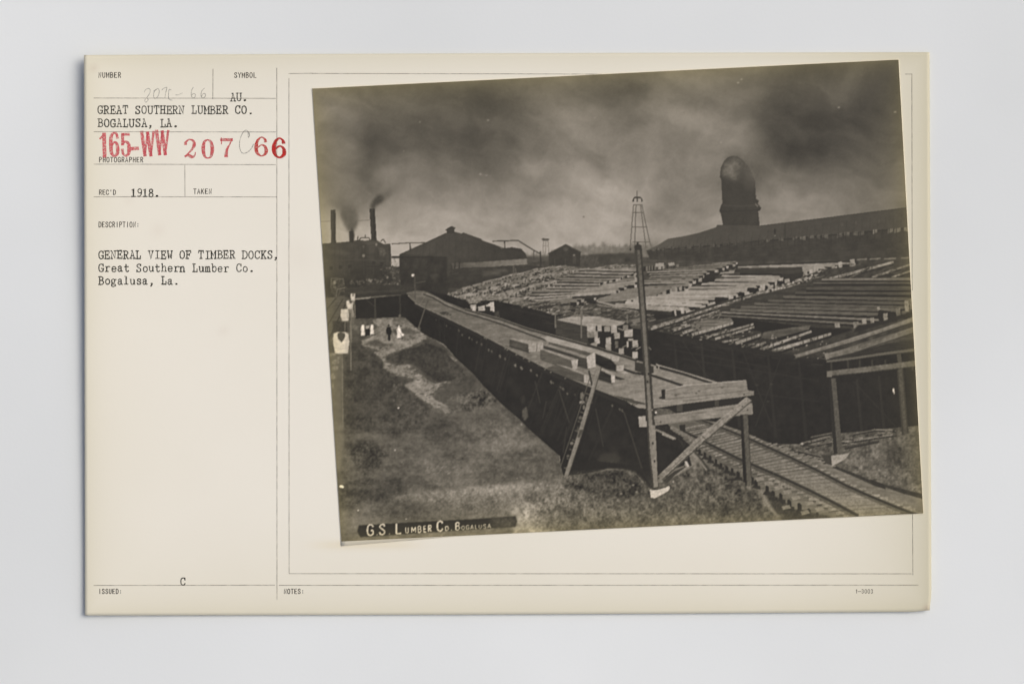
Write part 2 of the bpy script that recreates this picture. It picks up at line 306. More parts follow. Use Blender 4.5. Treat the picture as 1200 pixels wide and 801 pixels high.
line([(470,297.6),(496,285.8),(523,273.2)], .9, 56, roof); line([(565,282),(590,290.8),(612,297)], .8, 60, roof)
cup = part('roof_vent', roof)
poly([(523.6,273.5),(523.4,270.6),(521.6,269.6),(525.6,266.6),(529.5,264.8),(534.2,267),(532.2,269.2),(532.6,273.4)], 55, cup)
wal = part('pale_wall', shed)
poly([(529,308.2),(560,307.2),(617.6,303),(617.8,309.6),(575,312.6),(541,313.6),(531,316)], 92, wal, 'hor', 5, grad=(530,310,78,617,306,122))
for x in (532.5, 537.6): poly([(x,306.5),(x+1.8,306.5),(x+1.1,315),(x-.4,315)], 52, shed)
fr = part('shed_front', shed)
poly([(468.4,301),(523.5,301),(524.5,325),(520,332),(470,332)], 53, fr, 'mid', 8, .85, soft=.9)
line([(459,301),(524,301.6)], 1.4, 44, fr)
poly([(524,299),(527,300),(529,318),(524,326)], 66, fr, soft=.8, alpha=.8)
poly([(484,303.4),(491,303),(491,315),(484,316)], 62, fr, soft=.9, alpha=.8); poly([(494,304),(501,303.4),(500,314),(494,314)], 62, fr, soft=1, alpha=.7)
poly([(502,322),(510,320.6),(515,321.5),(508,326)], 72, fr, soft=1, alpha=.7)
for i in range(40):
    x = rng.uniform(525, 640); y = rng.uniform(314, 326)-(x-525)*.04; line([(x,y),(x+rng.uniform(2,9),y-rng.uniform(.2,1.6))], .8, rng.choice([70,50,46,84]), shed, alpha=.6)
poly([(565,318),(580,316),(592,314),(596,318),(580,322),(566,324)], 76, None, 'hor', 9, soft=1)
line([(602,311),(602,322)], 1.6, 82, None); line([(604,314),(605,322)], 1, 90, None)
# --- small tank tower and gabled hut
tank = part('tank_tower', None, 'small distant tank on thin legs')
poly([(634.6,280.2),(636,279.2),(643,279.4),(644,280.8),(642,282),(636.5,282)], 84, tank)
for a, b in (((637,281),(636.2,297)),((642,281),(643.2,296)),((639.6,281),(639.4,296))): line([a,b], .7, 100, tank, alpha=.8)
line([(636.6,288),(642.6,288)], .6, 110, tank)
hut = part('gabled_hut')
poly([(643,296.4),(663,286.2),(680.4,295.4),(680,312),(643.4,312)], 55, hut, 'mid', 4)
poly([(641.6,297),(663,285.8),(681.4,295.2),(680.6,296.4),(663,287.8),(643,298)], 64, hut)
disc(663, 291.6, 3, 2.6, 76, hut, soft=.5); poly([(671.6,298),(674,298),(674,300),(671.6,300)], 118, hut, soft=.3)
poly([(671,300),(675,300),(675,309),(671,309)], 66, hut, soft=.4)
for x in (650,662.6): line([(x,303),(x,312)], .8, 76, hut, alpha=.7)
poly([(681,299),(700,300),(702,311),(681,312)], 72, yard, 'fine', 6, soft=.8)
# --- derrick
der = part('derrick_tower', None, 'tall open frame derrick behind the pole')
line([(746.4,223.4),(746.6,231)], .9, 82, der)
poly([(740.8,236.4),(741.8,232.6),(743.6,230.6),(750.6,230.6),(752.6,232.8),(753.4,236),(751.6,236.4),(751,232.6),(747.6,232.2),(747.6,236.4),(746.2,236.4),(746.2,232.2),(743.4,232.6),(742.8,236.4)], 60, der)
for q in ([(742.4,239.6),(740.6,262),(738.4,292)], [(745.4,239.6),(744.4,262),(744,290)], [(750.4,239.6),(753.4,262),(757,290)], [(752.2,239.6),(756.6,262),(762.6,288)]): line(q, 1, 88, der)
for a, b, y in ((742,752.4,239.8),(741,754.4,249.2),(740,758.4,266.2),(741,761.6,283.6)): line([(a,y),(b,y)], .9, 86, der)
disc(738.8, 292.2, 1.2, 1.6, 50, der)
# --- burner
bur = part('sawdust_burner')
poly([(844.6,250),(842.8,247.4),(845,240.4),(846.4,238),(845.2,210),(843.6,207.6),(844.6,197),(848,189.6),(852.4,184.6),(858,182.4),(864,183.2),(870,187),(876,194),(881,202.6),(884.8,212),(886,233),(889.6,235),(888,238.4),(892.2,243.6),(890.6,246.8),(888.6,247.4),(890.6,268),(846.6,268),(847,262)], 56, bur, 'mid', 3)
line([(847,240.6),(870,241.6),(887,240)], 2, 68, bur, alpha=.7); line([(845,247.6),(889,246)], 1, 46, bur)
poly([(885,238),(888.6,241),(888,243),(885.4,240)], 104, bur)
poly([(848,190),(856,186),(866,190),(868,200),(866,207),(862,213),(858,209),(850,206),(845,205.6)], 106, None, 'clump', 8, .62, soft=3)
ID_keep = part('smoke_plume', None, 'pale smoke rolling over the burner dome')
poly([(849,188),(856,184),(866,188),(868,200),(862,212),(846,205)], 110, ID_keep, 'clump', 9, .45, soft=2.2)
poly([(855,180),(868,181),(880,190),(892,200),(892,214),(880,214),(870,206),(862,196)], 92, None, 'clump', 4, .72, soft=4)
poly([(866,196),(874,204),(886,216),(884,226),(872,218),(864,210)], 74, None, 'mid', 4, .5, soft=2.5)
poly([(856,176),(862,168),(868,172),(866,182),(858,184)], 104, None, alpha=.4, soft=2.4)
poly([(870,200),(884,190),(900,192),(903,206),(890,210),(886,222)], 88, None, alpha=.35, soft=4)
# --- long open shed
lon = part('long_open_shed')
poly([(757,293),(800,289),(900,280),(1070,264),(1075,300),(1000,304),(900,306),(838,306),(762,304)], 57, lon, 'mid', 6)
lrf = part('roof', lon)
poly([(759,293),(770,287.6),(783,279.6),(800,277),(818,273),(834,268),(839.6,266),(840,263.4),(848,263.8),(890,264.4),(960,256),(1010,249.6),(1070,242),(1072,266),(1000,272.6),(950,277.4),(900,281.4),(850,286),(800,290),(762,293.4)], 66, lrf, 'mid', 3, grad=(770,285,80,860,275,70))
line([(762,293.6),(800,290.4),(850,286.4),(900,281.8),(950,277.8),(1000,273),(1072,266.4)], 1.3, 44, lrf)
line([(892,264.6),(960,256.4),(1010,250),(1070,242.6)], .8, 54, lrf)
line([(920,263),(920,279)], 2, 54, lrf, alpha=.7)
disc(908, 271, 1, 3.6, 42, lrf); disc(908.2, 276.4, .9, .8, 120, lrf)
for x, y in ((987,263),(1003,261),(1030,259.5)): disc(x, y, 1.1, 1.8, 82, lrf, soft=.6)
opn = part('bright_openings', lon)
x = 764
while x < 1068:
    f = (x-764)/300.; y = 291.5-f*25.5 if x > 850 else 291.6-(x-764)*.075
    w = rng.uniform(2, 5)+f*3; h = 3.5+f*3.5; vv = rng.choice([64, 70, 80])+f*16
    if x > 1010: vv = rng.choice([96, 112, 122]); h = 7
    if 850 < x < 890: vv -= 14
    if rng.rand() < .72 or x > 1040: poly([(x,y+rng.uniform(-.4,.8)),(x+w,y-.4),(x+w,y+h*rng.uniform(.4,1)-.4),(x,y+h*rng.uniform(.5,.9))], (vv+(20 if x > 900 else 6))*rng.uniform(.86,1.05), opn, 'fine', 12, .85)
    x += w+rng.uniform(1, 3.4)
for xx in np.arange(770, 1066, 8.5):
    y = 290-(xx-770)*.082; line([(xx,y),(xx,y+11)], 1, 48, lon, alpha=.8)
for i in range(150):
    x = rng.uniform(765, 1066); y = rng.uniform(286, 304)-(x-765)*.012; line([(x,y),(x+rng.uniform(2,14),y+rng.uniform(-1,.6))], .9, rng.choice([48,50,68,76]), lon, alpha=.4)

for x in np.arange(381, 457, 5.6): line([(x,288),(x+.6,322)], .8, rng.choice([54,74]), mill, alpha=.5)
for q in ([(421,281),(423,278.6),(432,278.4),(434,281)],[(446,283),(449,280),(452,285)],[(419,282),(419.4,276.6)],[(428,279),(428,275)]): line(q, 1.1, 62, mill)
for q in ([(380,306),(420,304),(458,306)],[(440,288),(456,300)],[(430,300),(458,316)]): line(q, 1, 78, mill, alpha=.6)
for x, y in ((386,312),(397,311),(408,310),(436,306),(445,307)): poly([(x,y),(x+4,y),(x+4,y+4),(x,y+4)], 50, mill, alpha=.8)
for x in np.arange(482, 606, 7.4): line([(x,277+abs(x-532)*.26),(x+(x-530)*.06,304)], .8, 54, roof, alpha=.45)
for x in np.arange(790, 1064, 9.2): line([(x,279-(x-790)*.116+3),(x-1,289-(x-790)*.09)], .8, 56, lrf, alpha=.5)
# --- timber field
jum = part('timber_stack', None, 'jumbled small timbers at the far end of the yard')
J = [(518,346),(540,340),(560,336),(575,330),(592,324),(620,317),(650,312.6),(668,312),(690,315),(702,313),(722,309),(744,310.6),(746,318),(735,330),(706,344),(680,360),(652,369),(620,360.5),(596,356),(575,351),(548,354),(530,350)]
poly(J, 92, jum, 'fine', 16)
jm, jsy, jsx = pmask(J)
def inJ(x, y):
    a, b = int((y-OY)*SS)-jsy.start, int((x-OX)*SS)-jsx.start
    return 0 <= a < jm.shape[0] and 0 <= b < jm.shape[1] and jm[a, b]
cand = sorted([(rng.uniform(310, 369), rng.uniform(518, 746)) for i in range(2400)])
for y, x in cand:
    if not inJ(x, y) or rng.rand() < .35: continue
    sc = .55+(y-310)/60.; left = x < 600-(y-330)*.4
    ang = rng.normal(-.14, .14) if not left else rng.normal(-.35, .3); L = rng.uniform(2.5, 8)*sc*(1 if not left else .6); h = rng.uniform(.8, 1.7)*sc
    dx, dy = L*math.cos(ang), L*math.sin(ang)
    stripe = math.sin((y+.27*(x-600))*1.05)
    poly([(x,y+h),(x+dx,y+dy+h),(x+dx,y+dy+h*2),(x,y+h*2)], rng.uniform(44, 60), jum, alpha=.85)
    poly([(x,y),(x+dx,y+dy),(x+dx+.6,y+dy+h),(x+.6,y+h)], rng.uniform(86, 132)+8*stripe, jum, alpha=.92)
    if rng.rand() < .22: disc(x+dx, y+dy+h, .9*sc, 1*sc, rng.choice([48, 150]), jum)
for q in ([(556,338),(600,326),(640,318)], [(572,345),(620,333),(668,325),(700,323)], [(640,345),(672,337),(700,334)], [(655,355),(690,345)]):
    for _s in range(26):
        p = along(q, rng.rand()); disc(p[0]+rng.uniform(-3,3), p[1]+rng.uniform(-1,1), rng.uniform(1,3), rng.uniform(.8,1.6), rng.uniform(44,56), jum, alpha=.85)
for path, w0, w1, vv in (([(522,345),(560,333),(600,322),(640,314),(664,313)], 3.4, 1.8, 112), ([(530,350),(575,338),(620,326),(665,317.6),(700,315)], 3.8, 2.2, 118),
                         ([(552,352),(600,342),(640,331),(690,321),(744,315)], 4.2, 2.6, 120), ([(585,355),(625,347),(668,337),(700,331)], 4.6, 3, 118), ([(620,360),(650,351),(690,344)], 4.6, 4, 106), ([(556,338),(590,328),(620,321)], 2.4, 1.8, 104)):
    n_ = int(math.dist(path[0], path[-1])/1.7)
    for _s in range(n_):
        t = (_s+rng.rand()*.7)/n_; a = along(path, t); w_ = w0+(w1-w0)*t; sl = rng.uniform(.7, 2.2)
        if rng.rand() < .18: continue
        a = (a[0], a[1]+rng.normal(0, .7+w_*.12)); w_ *= rng.uniform(.6, 1.25)
        poly([(a[0],a[1]),(a[0]+4+w_*1.6,a[1]-1.6-w_*.2),(a[0]+5+w_*1.8,a[1]-w_*.1),(a[0]+1,a[1]+w_*.7)], vv+rng.uniform(-22,16), jum, alpha=.9)
        poly([(a[0],a[1]+w_*.6),(a[0]+1.6,a[1]+w_*.5),(a[0]+1.9,a[1]+w_*1.5),(a[0]+.3,a[1]+w_*1.6)], rng.choice([46,54,62,78,96,124]), jum, alpha=.8)
sB = part('timber_stack', None, 'pale timbers left of the tall pole, far side')
rank([(690,313),(640,327)], [(746,314),(744,328)], 4, (2.2,3), 112, sB, endw=3, miss=.1)
rank([(660,326),(612,346)], [(744,328),(716,342)], 5, (2.6,3.4), 112, sB, endw=4, vj=13)
for _s in range(60):
    p = along([(700,332),(722,327),(746,319)], rng.rand()); poly([(p[0],p[1]),(p[0]+1.8,p[1]-.4),(p[0]+2,p[1]+2.2),(p[0],p[1]+2.4)], rng.choice([46,52,120,135]), sB)
rank([(632,343),(615,360)], [(720,338),(668,352)], 5, (2.4,3.4), 112, sB, endw=3.5, vj=14)
sC = part('timber_stack', None, 'flat stack just left of the tall pole')
rank([(706,333),(664,346)], [(752,326),(716,341)], 5, (3,4.4), 116, sC, endw=3, gap=50)
sD = part('timber_stack', None, 'grey timbers right of the tall pole, far side')
for i in range(26):
    x = 754+i*1.6; poly([(x,312-i*.1),(x+1.6,312-i*.1),(x+1.6,318-i*.22),(x,318-i*.22)], rng.choice([48,100,130,72]), sD)
poly([(768,308.4),(778,308),(778,312),(768,312.6)], 130, sD, 'fine', 9); poly([(783,308),(790,307.4),(791,311),(784,311.6)], 126, sD, 'fine', 9)
rank([(840,307),(757,319)], [(866,305),(838,315)], 5, (1.6,2.4), 98, sD, endw=3, gap=48)
rank([(765,317),(752,332)], [(838,313),(806,331)], 6, (2.2,3.2), 104, sD, endw=4, gap=46, vj=12)
poly([(826,322),(838,319),(838,330),(822,333)], 46, sD)
rank([(750,334),(700,350)], [(808,331),(772,350)], 6, (3,3.6), 106, sD, endw=5, gap=54, vj=5)
poly([(700,350),(745,337),(792,337),(790,341),(764,350),(705,354)], 104, sD, 'hor', 5)
for _s in range(34):
    p = along([(765,350),(780,343),(800,338)], rng.rand()); poly([(p[0],p[1]-3),(p[0]+2.6,p[1]-3.4),(p[0]+2.6,p[1]+1.4),(p[0],p[1]+1.6)], rng.choice([44,48,96,116]), sD)
sE = part('timber_stack', None, 'long pale timbers along the upper edge of the yard')
poly([(862,311),(1006,304),(1006,322),(944,330),(862,326)], 50, sE)
rank([(866,311),(846,320)], [(1000,306),(944,316)], 4, (2.4,3.2), 116, sE, endw=6, endh=6)
poly([(862,314.4),(940,312.6),(941,322),(920,321),(860,320)], 58, sE, 'hor', 4)
for x, y, w, h, v in ((941,314,5,9,120),(948,316,5,6,138),(946,321,6,5,132),(953,311,6,8,126),(974,309,5,7,118),(982,307,5,7,132),(996,304,6,7,124),(940,321,4,5,100),(957,319,4,4,126)):
    poly([(x,y),(x+w*.9,y-.5),(x+w,y+h-.5),(x+1,y+h)], v, sE, 'fine', 8)
poly([(916,320.6),(941,320),(941,330),(930,334),(914,330)], 52, sE, 'hor', 4)
for x, y, w in ((1004,304.2,12),(1019,303.6,13),(1036,303.4,14),(1056,302.4,14)): line([(x,y),(x+w,y-.8)], 1.6, 104, sE)
sF = part('timber_stack', None, 'broad pale stack beside the sloping skids')
rank([(850,320),(826,333)], [(912,322),(908,327)], 3, (3,3.6), 120, sF, endw=5, endh=6)
rank([(842,325),(790,342)], [(912,325),(872,340)], 4, (3.8,4.4), 126, sF, endw=6, endh=7)
rank([(790,340),(730,352)], [(880,338),(838,350)], 4, (3.6,4.4), 128, sF, endw=6, endh=7)
rank([(748,348),(724,356)], [(850,346),(800,362)], 4, (3.6,4.6), 130, sF, endw=7, endh=8)
for q in ((838,348,17,8),(876,337,13,6),(911,329,8,6),(866,342,6,5)):
    poly([(q[0],q[1]),(q[0]+q[2],q[1]+.4),(q[0]+q[2]+1,q[1]+q[3]),(q[0]-1,q[1]+q[3])], 45, sF)
for x, y, w, h in ((853,346,6,7),(890,333,6,8),(919,327,6,7),(873,342,5,7),(803,362,5,8),(796,360,5,8),(785,362,7,10),(820,358,7,7),(832,354,6,6)):
    poly([(x,y),(x+w,y-.6),(x+w+1,y+h-1),(x+1.5,y+h)], rng.uniform(128,142), sF, 'fine', 8)
poly([(722,357),(790,364),(786,374),(762,377),(742,375),(722,366)], 52, sF, 'hor', 5)
poly([(700,352),(722,357),(788,363),(787,365),(722,360),(700,354)], 120, sF, 'hor', 6)
poly([(700,358),(750,366),(750,370),(700,364)], 74, sF, 'hor', 6); line([(700,357),(748,365)], 1, 122, sF)
poly([(762,367),(786,369),(800,371),(780,380),(764,382),(758,376)], 45, sF)
for x in (789, 797): poly([(x-1.6,364.5),(x+.4,363.5),(x+3,372),(x-3,373)], 46, sF)
# rough ground and small wood under the stacks
for i in range(420):
    x = rng.uniform(600, 760); y = 349+(x-600)*.12+rng.uniform(0, 16)
    if y > 357+(x-596)*.23: continue
    line([(x,y),(x+rng.uniform(2,9),y+rng.uniform(-2.4,.6))], rng.uniform(.7,1.6), rng.choice([50,58,96,112,84]), jum, alpha=.8)
skd = part('skid_rails', None, 'rows of sloping skids under the stacks')
def skid(p0, p1, w, v=112, pid=None, dark=True):
    pid = pid or skd
    if dark: line([(p0[0],p0[1]+w*.8),(p1[0],p1[1]+w*.8)], w*.9, 47, pid, w*.6)
    line([p0, p1], w, v, pid, w*.75, 'clump', 7)
    for _s in range(int(math.dist(p0, p1)/5)):
        q_ = lerp(p0, p1, rng.rand()); line([(q_[0],q_[1]-w*.4),(q_[0]+.3,q_[1]+w*.5)], .8, rng.choice([58,62,132]), pid, alpha=.7)
poly([(756,378),(800,368),(850,352),(905,338),(962,316),(1066,304),(1072,372),(968,420),(900,410),(820,398),(766,387)], 60, skd, 'mid', 10)
for i in range(520):
    x = rng.uniform(762, 965); y0 = 384-(x-762)*.33; y = y0+rng.uniform(0, 16)
    if y > 386+(x-766)*.17: continue
    line([(x,y),(x+rng.uniform(2,8),y-rng.uniform(.4,2.6))], rng.uniform(.7,1.5), rng.choice([50,90,108,124]), skd, alpha=.75)
for q in ([(764,383),(810,369),(868,350),(920,335),(948,324)], [(800,377),(850,361),(905,344),(950,326)]): line(q, 2.2, 108, skd, 1.8, 'fine', 22)
for q in ([(770,386),(812,372),(870,353),(925,338)],): line(q, 1.4, 48, skd)
for i in range(70):
    t = rng.rand(); p = along([(868,351),(905,340),(950,324),(966,316)], t); disc(p[0]+rng.uniform(-4,4), p[1]+rng.uniform(-2,3), 1.4, 1.3, rng.choice([50,140,120]), skd)
skid((972,327),(1047,307), 3.6, 116); skid((990,329),(1018,313), 2, 90); skid((1022,325),(1072,308), 2.6, 106); skid((1045,325),(1074,315), 2.4, 112)
for i in range(70):
    x = rng.uniform(985, 1068); y = rng.uniform(309, 325); line([(x,y),(x+rng.uniform(2,7),y-rng.uniform(.5,2))], .8, rng.choice([52,86,96]), skd, alpha=.6)
sG = part('timber_stack', None, 'dark long timbers filling the right side of the yard')
poly([(950,330),(966,326),(1072,324),(1074,366),(1010,384),(960,384),(845,366),(842,362),(880,348)], 62, sG, 'hor', 6)
rows = [((963,326.5),(1072,325.5),2.8,100),((953,330.8),(1072,330.6),2,82),((945,336.5),(1072,336),4,74),((932,342),(1072,342.5),3,76),((918,346.5),(1072,349),3.4,84),((900,351),(1068,353.6),3.4,80),((884,354.6),(1062,358.6),3.6,84),((868,358.4),(1054,362),3.6,88),((856,361.6),(1042,367),3.6,92),((846,365),(1030,373.6),2.4,100),((843,368.8),(1016,379.2),2,94)]
for a, b, h, v in rows:
    poly([(a[0],a[1]),(b[0],b[1]),(b[0],b[1]+h+2.2),(a[0],a[1]+h+1.4)], 47, sG)
    poly([(a[0],a[1]),(b[0],b[1]),(b[0],b[1]+h),(a[0],a[1]+h*.8)], v, sG, 'hor', 7)
    line([(a[0],a[1]+.4),(b[0],b[1]+.4)], .7, v+18, sG, alpha=.6)
    line([(a[0]+20,a[1]+h*.5),(b[0]-10,b[1]+h*.55)], .6, v-14, sG, alpha=.5)
poly([(1030,363),(1054,366),(1052,376),(1034,380),(1028,372)], 48, sG)
for x, y, w, h, v in ((1028,359.6,3,3.4,120),(1035,367,5,8,112),(1050,361,5,10,100),(1060,352,5,13,112),(1066,350,7,12,100),(1020,372,4,6,112),(1010,373,5,6,124),(1000,377,6,7,106),(978,378.4,6,5,122),(1057,364,5,7,90)):
    poly([(x,y),(x+w,y-.3),(x+w+.4,y+h),(x+.4,y+h+.4)], v, sG, 'fine', 10)
poly([(1005,381),(1035,377),(1044,372),(1072,364),(1074,368),(1000,390)], 50, sG, soft=.6)
# skids in front
poly([(845,371),(960,384),(1000,386),(985,391),(935,405),(906,396),(890,388),(862,385)], 44, skd)
poly([(810,379),(826,375),(856,372),(860,378),(826,386),(812,388)], 96, skd, 'hor', 12)
poly([(895,389),(925,384),(950,381),(948,386),(905,397),(892,396)], 84, skd, 'hor', 12)
for q in (((763,385.5),(805,372.5),2.6,118),((788,387.5),(809,380.5),3.2,118),((800,390),(812,386),3.6,120),((811,392),(859,378.6),3.6,124),((827,395),(883,379.6),3,110),((838,397),(884,383),3,118),((846,401),(866,397),2.4,112),((862,402),(892,392),4,114),((880,407),(898,401),3.6,110),((891,409.5),(951,388),3.6,122),((905,411.5),(974,391),4.2,122),((874,405),(886,402),2.4,96)):
    skid(q[0], q[1], q[2], q[3])
for i in range(120):
    x = rng.uniform(800, 975); y = 393+(x-800)*.13-rng.uniform(0, 15); disc(x, y, rng.uniform(.6,1.5), rng.uniform(.5,1.1), rng.choice([46,50,130,104]), skd, alpha=.8)
# --- black shade under the yard
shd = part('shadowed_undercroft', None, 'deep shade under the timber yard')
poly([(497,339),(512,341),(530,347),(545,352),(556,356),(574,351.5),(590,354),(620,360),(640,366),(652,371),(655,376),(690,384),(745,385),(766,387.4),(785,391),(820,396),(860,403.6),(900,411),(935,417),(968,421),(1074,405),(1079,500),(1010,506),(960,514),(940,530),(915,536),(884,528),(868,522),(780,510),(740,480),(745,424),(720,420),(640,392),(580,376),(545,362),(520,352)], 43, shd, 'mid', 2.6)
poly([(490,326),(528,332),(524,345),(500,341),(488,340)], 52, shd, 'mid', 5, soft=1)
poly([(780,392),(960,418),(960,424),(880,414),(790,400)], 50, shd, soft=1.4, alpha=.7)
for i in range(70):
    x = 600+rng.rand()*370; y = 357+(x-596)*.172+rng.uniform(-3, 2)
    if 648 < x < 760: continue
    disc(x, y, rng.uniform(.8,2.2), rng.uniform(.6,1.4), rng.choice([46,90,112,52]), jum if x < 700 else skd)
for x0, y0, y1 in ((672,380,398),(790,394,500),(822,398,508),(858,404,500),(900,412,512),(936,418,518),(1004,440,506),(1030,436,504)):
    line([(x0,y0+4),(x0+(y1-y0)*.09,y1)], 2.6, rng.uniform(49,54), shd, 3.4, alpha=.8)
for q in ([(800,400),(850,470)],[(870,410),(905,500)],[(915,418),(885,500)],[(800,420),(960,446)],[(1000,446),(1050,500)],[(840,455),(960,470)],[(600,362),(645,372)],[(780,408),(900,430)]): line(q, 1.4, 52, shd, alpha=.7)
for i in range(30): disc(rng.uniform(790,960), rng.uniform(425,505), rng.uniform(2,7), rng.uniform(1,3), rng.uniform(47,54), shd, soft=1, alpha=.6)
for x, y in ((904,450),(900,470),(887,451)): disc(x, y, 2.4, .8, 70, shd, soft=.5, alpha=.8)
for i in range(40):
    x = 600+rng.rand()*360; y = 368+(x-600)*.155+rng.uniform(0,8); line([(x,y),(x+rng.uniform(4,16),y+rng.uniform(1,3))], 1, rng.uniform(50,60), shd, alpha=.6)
# small pale pile at the left of the dark wall
sp = part('timber_stack', None, 'small bright pile against the dark wall')
poly([(546,350),(560,346),(590,345),(600,350),(576,352),(568,352),(550,356)], 108, sp, 'fine', 14)
for x, y, w, h, v in ((551,357,7,5,136),(553,359,4,5,172),(560,359,5,5,140),(565,358,3,6,150),(569,356,5,3,150),(574,354,5,10,152),(569,360,5,4,52),(563,352,8,5,46),(577,356,2,9,160),(579,365,6,7,62)):
    poly([(x,y),(x+w,y-.4),(x+w+.5,y+h),(x+.5,y+h)], v, sp, 'fine', 10)
# --- stack beside the dock
sH = part('timber_stack', None, 'tall square-cut stack with pale end grain beside the dock')
poly([(651,374),(690,381),(690,402),(745,421),(748,400),(742,385),(735,378),(690,370),(668,371)], 44, sH)
poly([(651,375),(688,382),(689,400),(694,405),(651,391.6)], 61, sH, 'hor', 5)
line([(651,384),(688,392)], .6, 50, sH, alpha=.7)
poly([(651.5,374.4),(668,371),(690,370.2),(701,370.6),(733,377.6),(730,380),(722,382),(716,382),(700,381.4),(688,382.4)], 128, sH, 'hor', 9)
line([(668,375),(716,381)], .7, 100, sH, alpha=.6); line([(682,372),(728,379)], .7, 104, sH, alpha=.6)
for x, y, w, h, v in ((688,382,10,6.4,140),(700,381.4,5,6.6,132),(708,382.6,7,5.6,118),(716,381,7,9,142),(688,388.6,8,6.6,106),(696,388,4.4,8,122),(719.6,389.6,6.6,7,124),(731.4,386,10,8.4,142),(696.6,396,6,6.6,142),(710,395.4,6,7.4,134),(741,398.6,6.6,8,134),(709.6,402.6,6.4,8,118),(720.6,399.6,3.6,8,88),(734.4,399.6,1.8,7,150),(725,408,6,6.6,134),(741,412,6.2,7.6,138),(736,396.6,6,2.4,118),(693,402,4,4,112),(730,380.6,6,6,104),(724,377.8,5,2,124)):
    poly([(x,y),(x+w,y-.3),(x+w+.3,y+h),(x+.3,y+h+.3)], v, sH, 'fine', 8)
for a, b in (((724,384.4),(731,387)),((729,407),(735,404)),((745,409.6),(751,406.4))): line([a,b], 1.1, 120, sH)
for x, y0, y1 in ((650.6,367.6,384),(681,364,396),(681.8,362,374),(735,368.6,379)): line([(x,y0),(x+.4,y1)], 1.7, 96, sH)
poly([(740,374),(752,372),(752,377),(742,379)], 100, sH, 'hor', 8)
poly([(690,404),(698,400),(700,404),(698,408)], 118, sH, 'hor', 5)

# --- ground on the left
gnd = part('ground')
G = [(370,346),(404,350),(412,372),(474,371),(495,390),(506,396),(520,404),(535,420),(555,438),(565,450),(590,475),(610,492),(625,507),(640,520),(655,533),(658,548),(700,556),(760,572),(830,540),(868,560),(905,590),(925,612),(400,650),(370,600)]
poly(G, 76, gnd, 'gnd', 7, grad=(420,420,72,560,560,84))
poly([(412,371),(474,371),(488,382),(500,394),(480,402),(440,398),(412,384)], 98, gnd, 'clump', 7, soft=1.6)
poly([(470,376),(486,379),(500,392),(496,400),(472,408),(458,412),(452,404),(462,396),(474,390)], 112, gnd, 'clump', 12, .8, soft=1.4)
poly([(432,374),(460,373),(452,384),(448,398),(436,396),(438,384)], 112, gnd, 'clump', 6, .8, soft=1.2)
poly([(415,372),(440,370),(442,384),(428,392),(414,378)], 72, gnd, 'gnd', 4, soft=1, alpha=.8)
path = part('worn_path')
Pth = [(424,402),(423,398),(433,396),(440,388),(442,380),(436,374),(460,372),(458,382),(478,381),(490,383),(498,391),(500,397),(490,401),(478,406),(462,412),(452,419),(450,424),(462,427),(480,427),(479,432),(492,439),(503,445),(510,449),(524,446),(512,455),(503,462),(510,468),(522,474),(530,482),(522,484),(508,477),(494,467),(484,459),(474,450),(484,447),(482,443),(470,440.6),(458,438),(449,430),(447,420),(438,413),(446,411),(440,408),(428,406)]
poly([(x+rng.uniform(-1,5),y+rng.uniform(-2,2)) for x, y in Pth], 96, path, 'clump', 6, .55, soft=4)
poly(rough(Pth, 1.6, 3, .4), 118, path, 'clump', 8, .95, soft=.45)
for i in range(260):
    a = along(Pth+[Pth[0]], rng.rand()); L = rng.uniform(1, 6); x, y = a[0]+rng.normal(0, 5), a[1]+rng.normal(0, 2.4); line([(x,y),(x+L,y-L*rng.uniform(-.1,.3))], rng.uniform(.7,1.5), rng.choice([64,70,100,116]), None, alpha=rng.uniform(.25,.7))
poly([(461,386),(478,384),(492,390),(480,392),(462,391)], 72, gnd, 'gnd', 4, .8, soft=1.4)
poly([(470,393),(490,392),(484,398),(470,400)], 94, gnd, 'clump', 12, .6, soft=1.4)
poly([(430,400),(440,398),(452,402),(460,404),(446,407),(432,404)], 72, path, 'gnd', 6, .75, soft=1)
poly([(470,431),(486,431),(482,434),(474,433)], 76, path, soft=.6, alpha=.7)
poly([(512,420),(522,417),(530,418),(536,422),(526,426),(518,424)], 116, path, 'clump', 18, .85, soft=.6)
poly([(524,463),(540,460),(556,457),(566,455),(576,462),(560,468),(545,478),(528,484),(540,470),(526,468)], 102, gnd, 'clump', 16, .85, soft=1)
poly([(540,478),(556,462),(570,457),(582,470),(566,478),(550,482)], 66, gnd, 'clump', 16, .85, soft=1)
poly(rough([(452,421),(475,409),(500,402),(520,409),(538,428),(545,440),(528,446),(510,446),(490,432),(480,426)], 1.5), 62, gnd, 'clump', 3, .92, soft=.4)
poly(rough([(412,404),(436,410),(445,420),(448,432),(462,438),(462,441),(455,437),(482,446),(472,449),(478,456),(490,466),(505,480),(500,505),(440,510),(402,500),(402,430)], 2), 66, gnd, 'clump', 4, .85, soft=.8)
poly([(512,462),(530,452),(548,446),(562,455),(540,462),(520,470)], 68, gnd, 'gnd', 5, .85, soft=1.5)
for (x, y, rx, ry, v, a) in ((430,436,8,5,60,.5),(470,462,7,9,58,.55),(505,500,20,11,68,.5),(525,505,26,14,70,.45),(600,540,40,14,76,.4),(560,500,22,10,94,.4),(590,520,24,12,96,.35),(430,480,22,8,80,.4),(520,555,46,10,92,.4),(450,500,20,5,84,.4),(480,530,26,5,90,.35),(540,480,20,6,92,.4),(615,515,18,10,92,.4),(620,545,26,7,104,.4)):
    disc(x, y, rx, ry, v, None, 20, soft=3, alpha=a, tex='gnd', amp=7)
poly([(398,596),(440,584),(500,574),(560,566),(620,566),(660,560),(700,580),(690,612),(640,626),(400,640)], 98, gnd, 'gnd', 10, .8, soft=5)
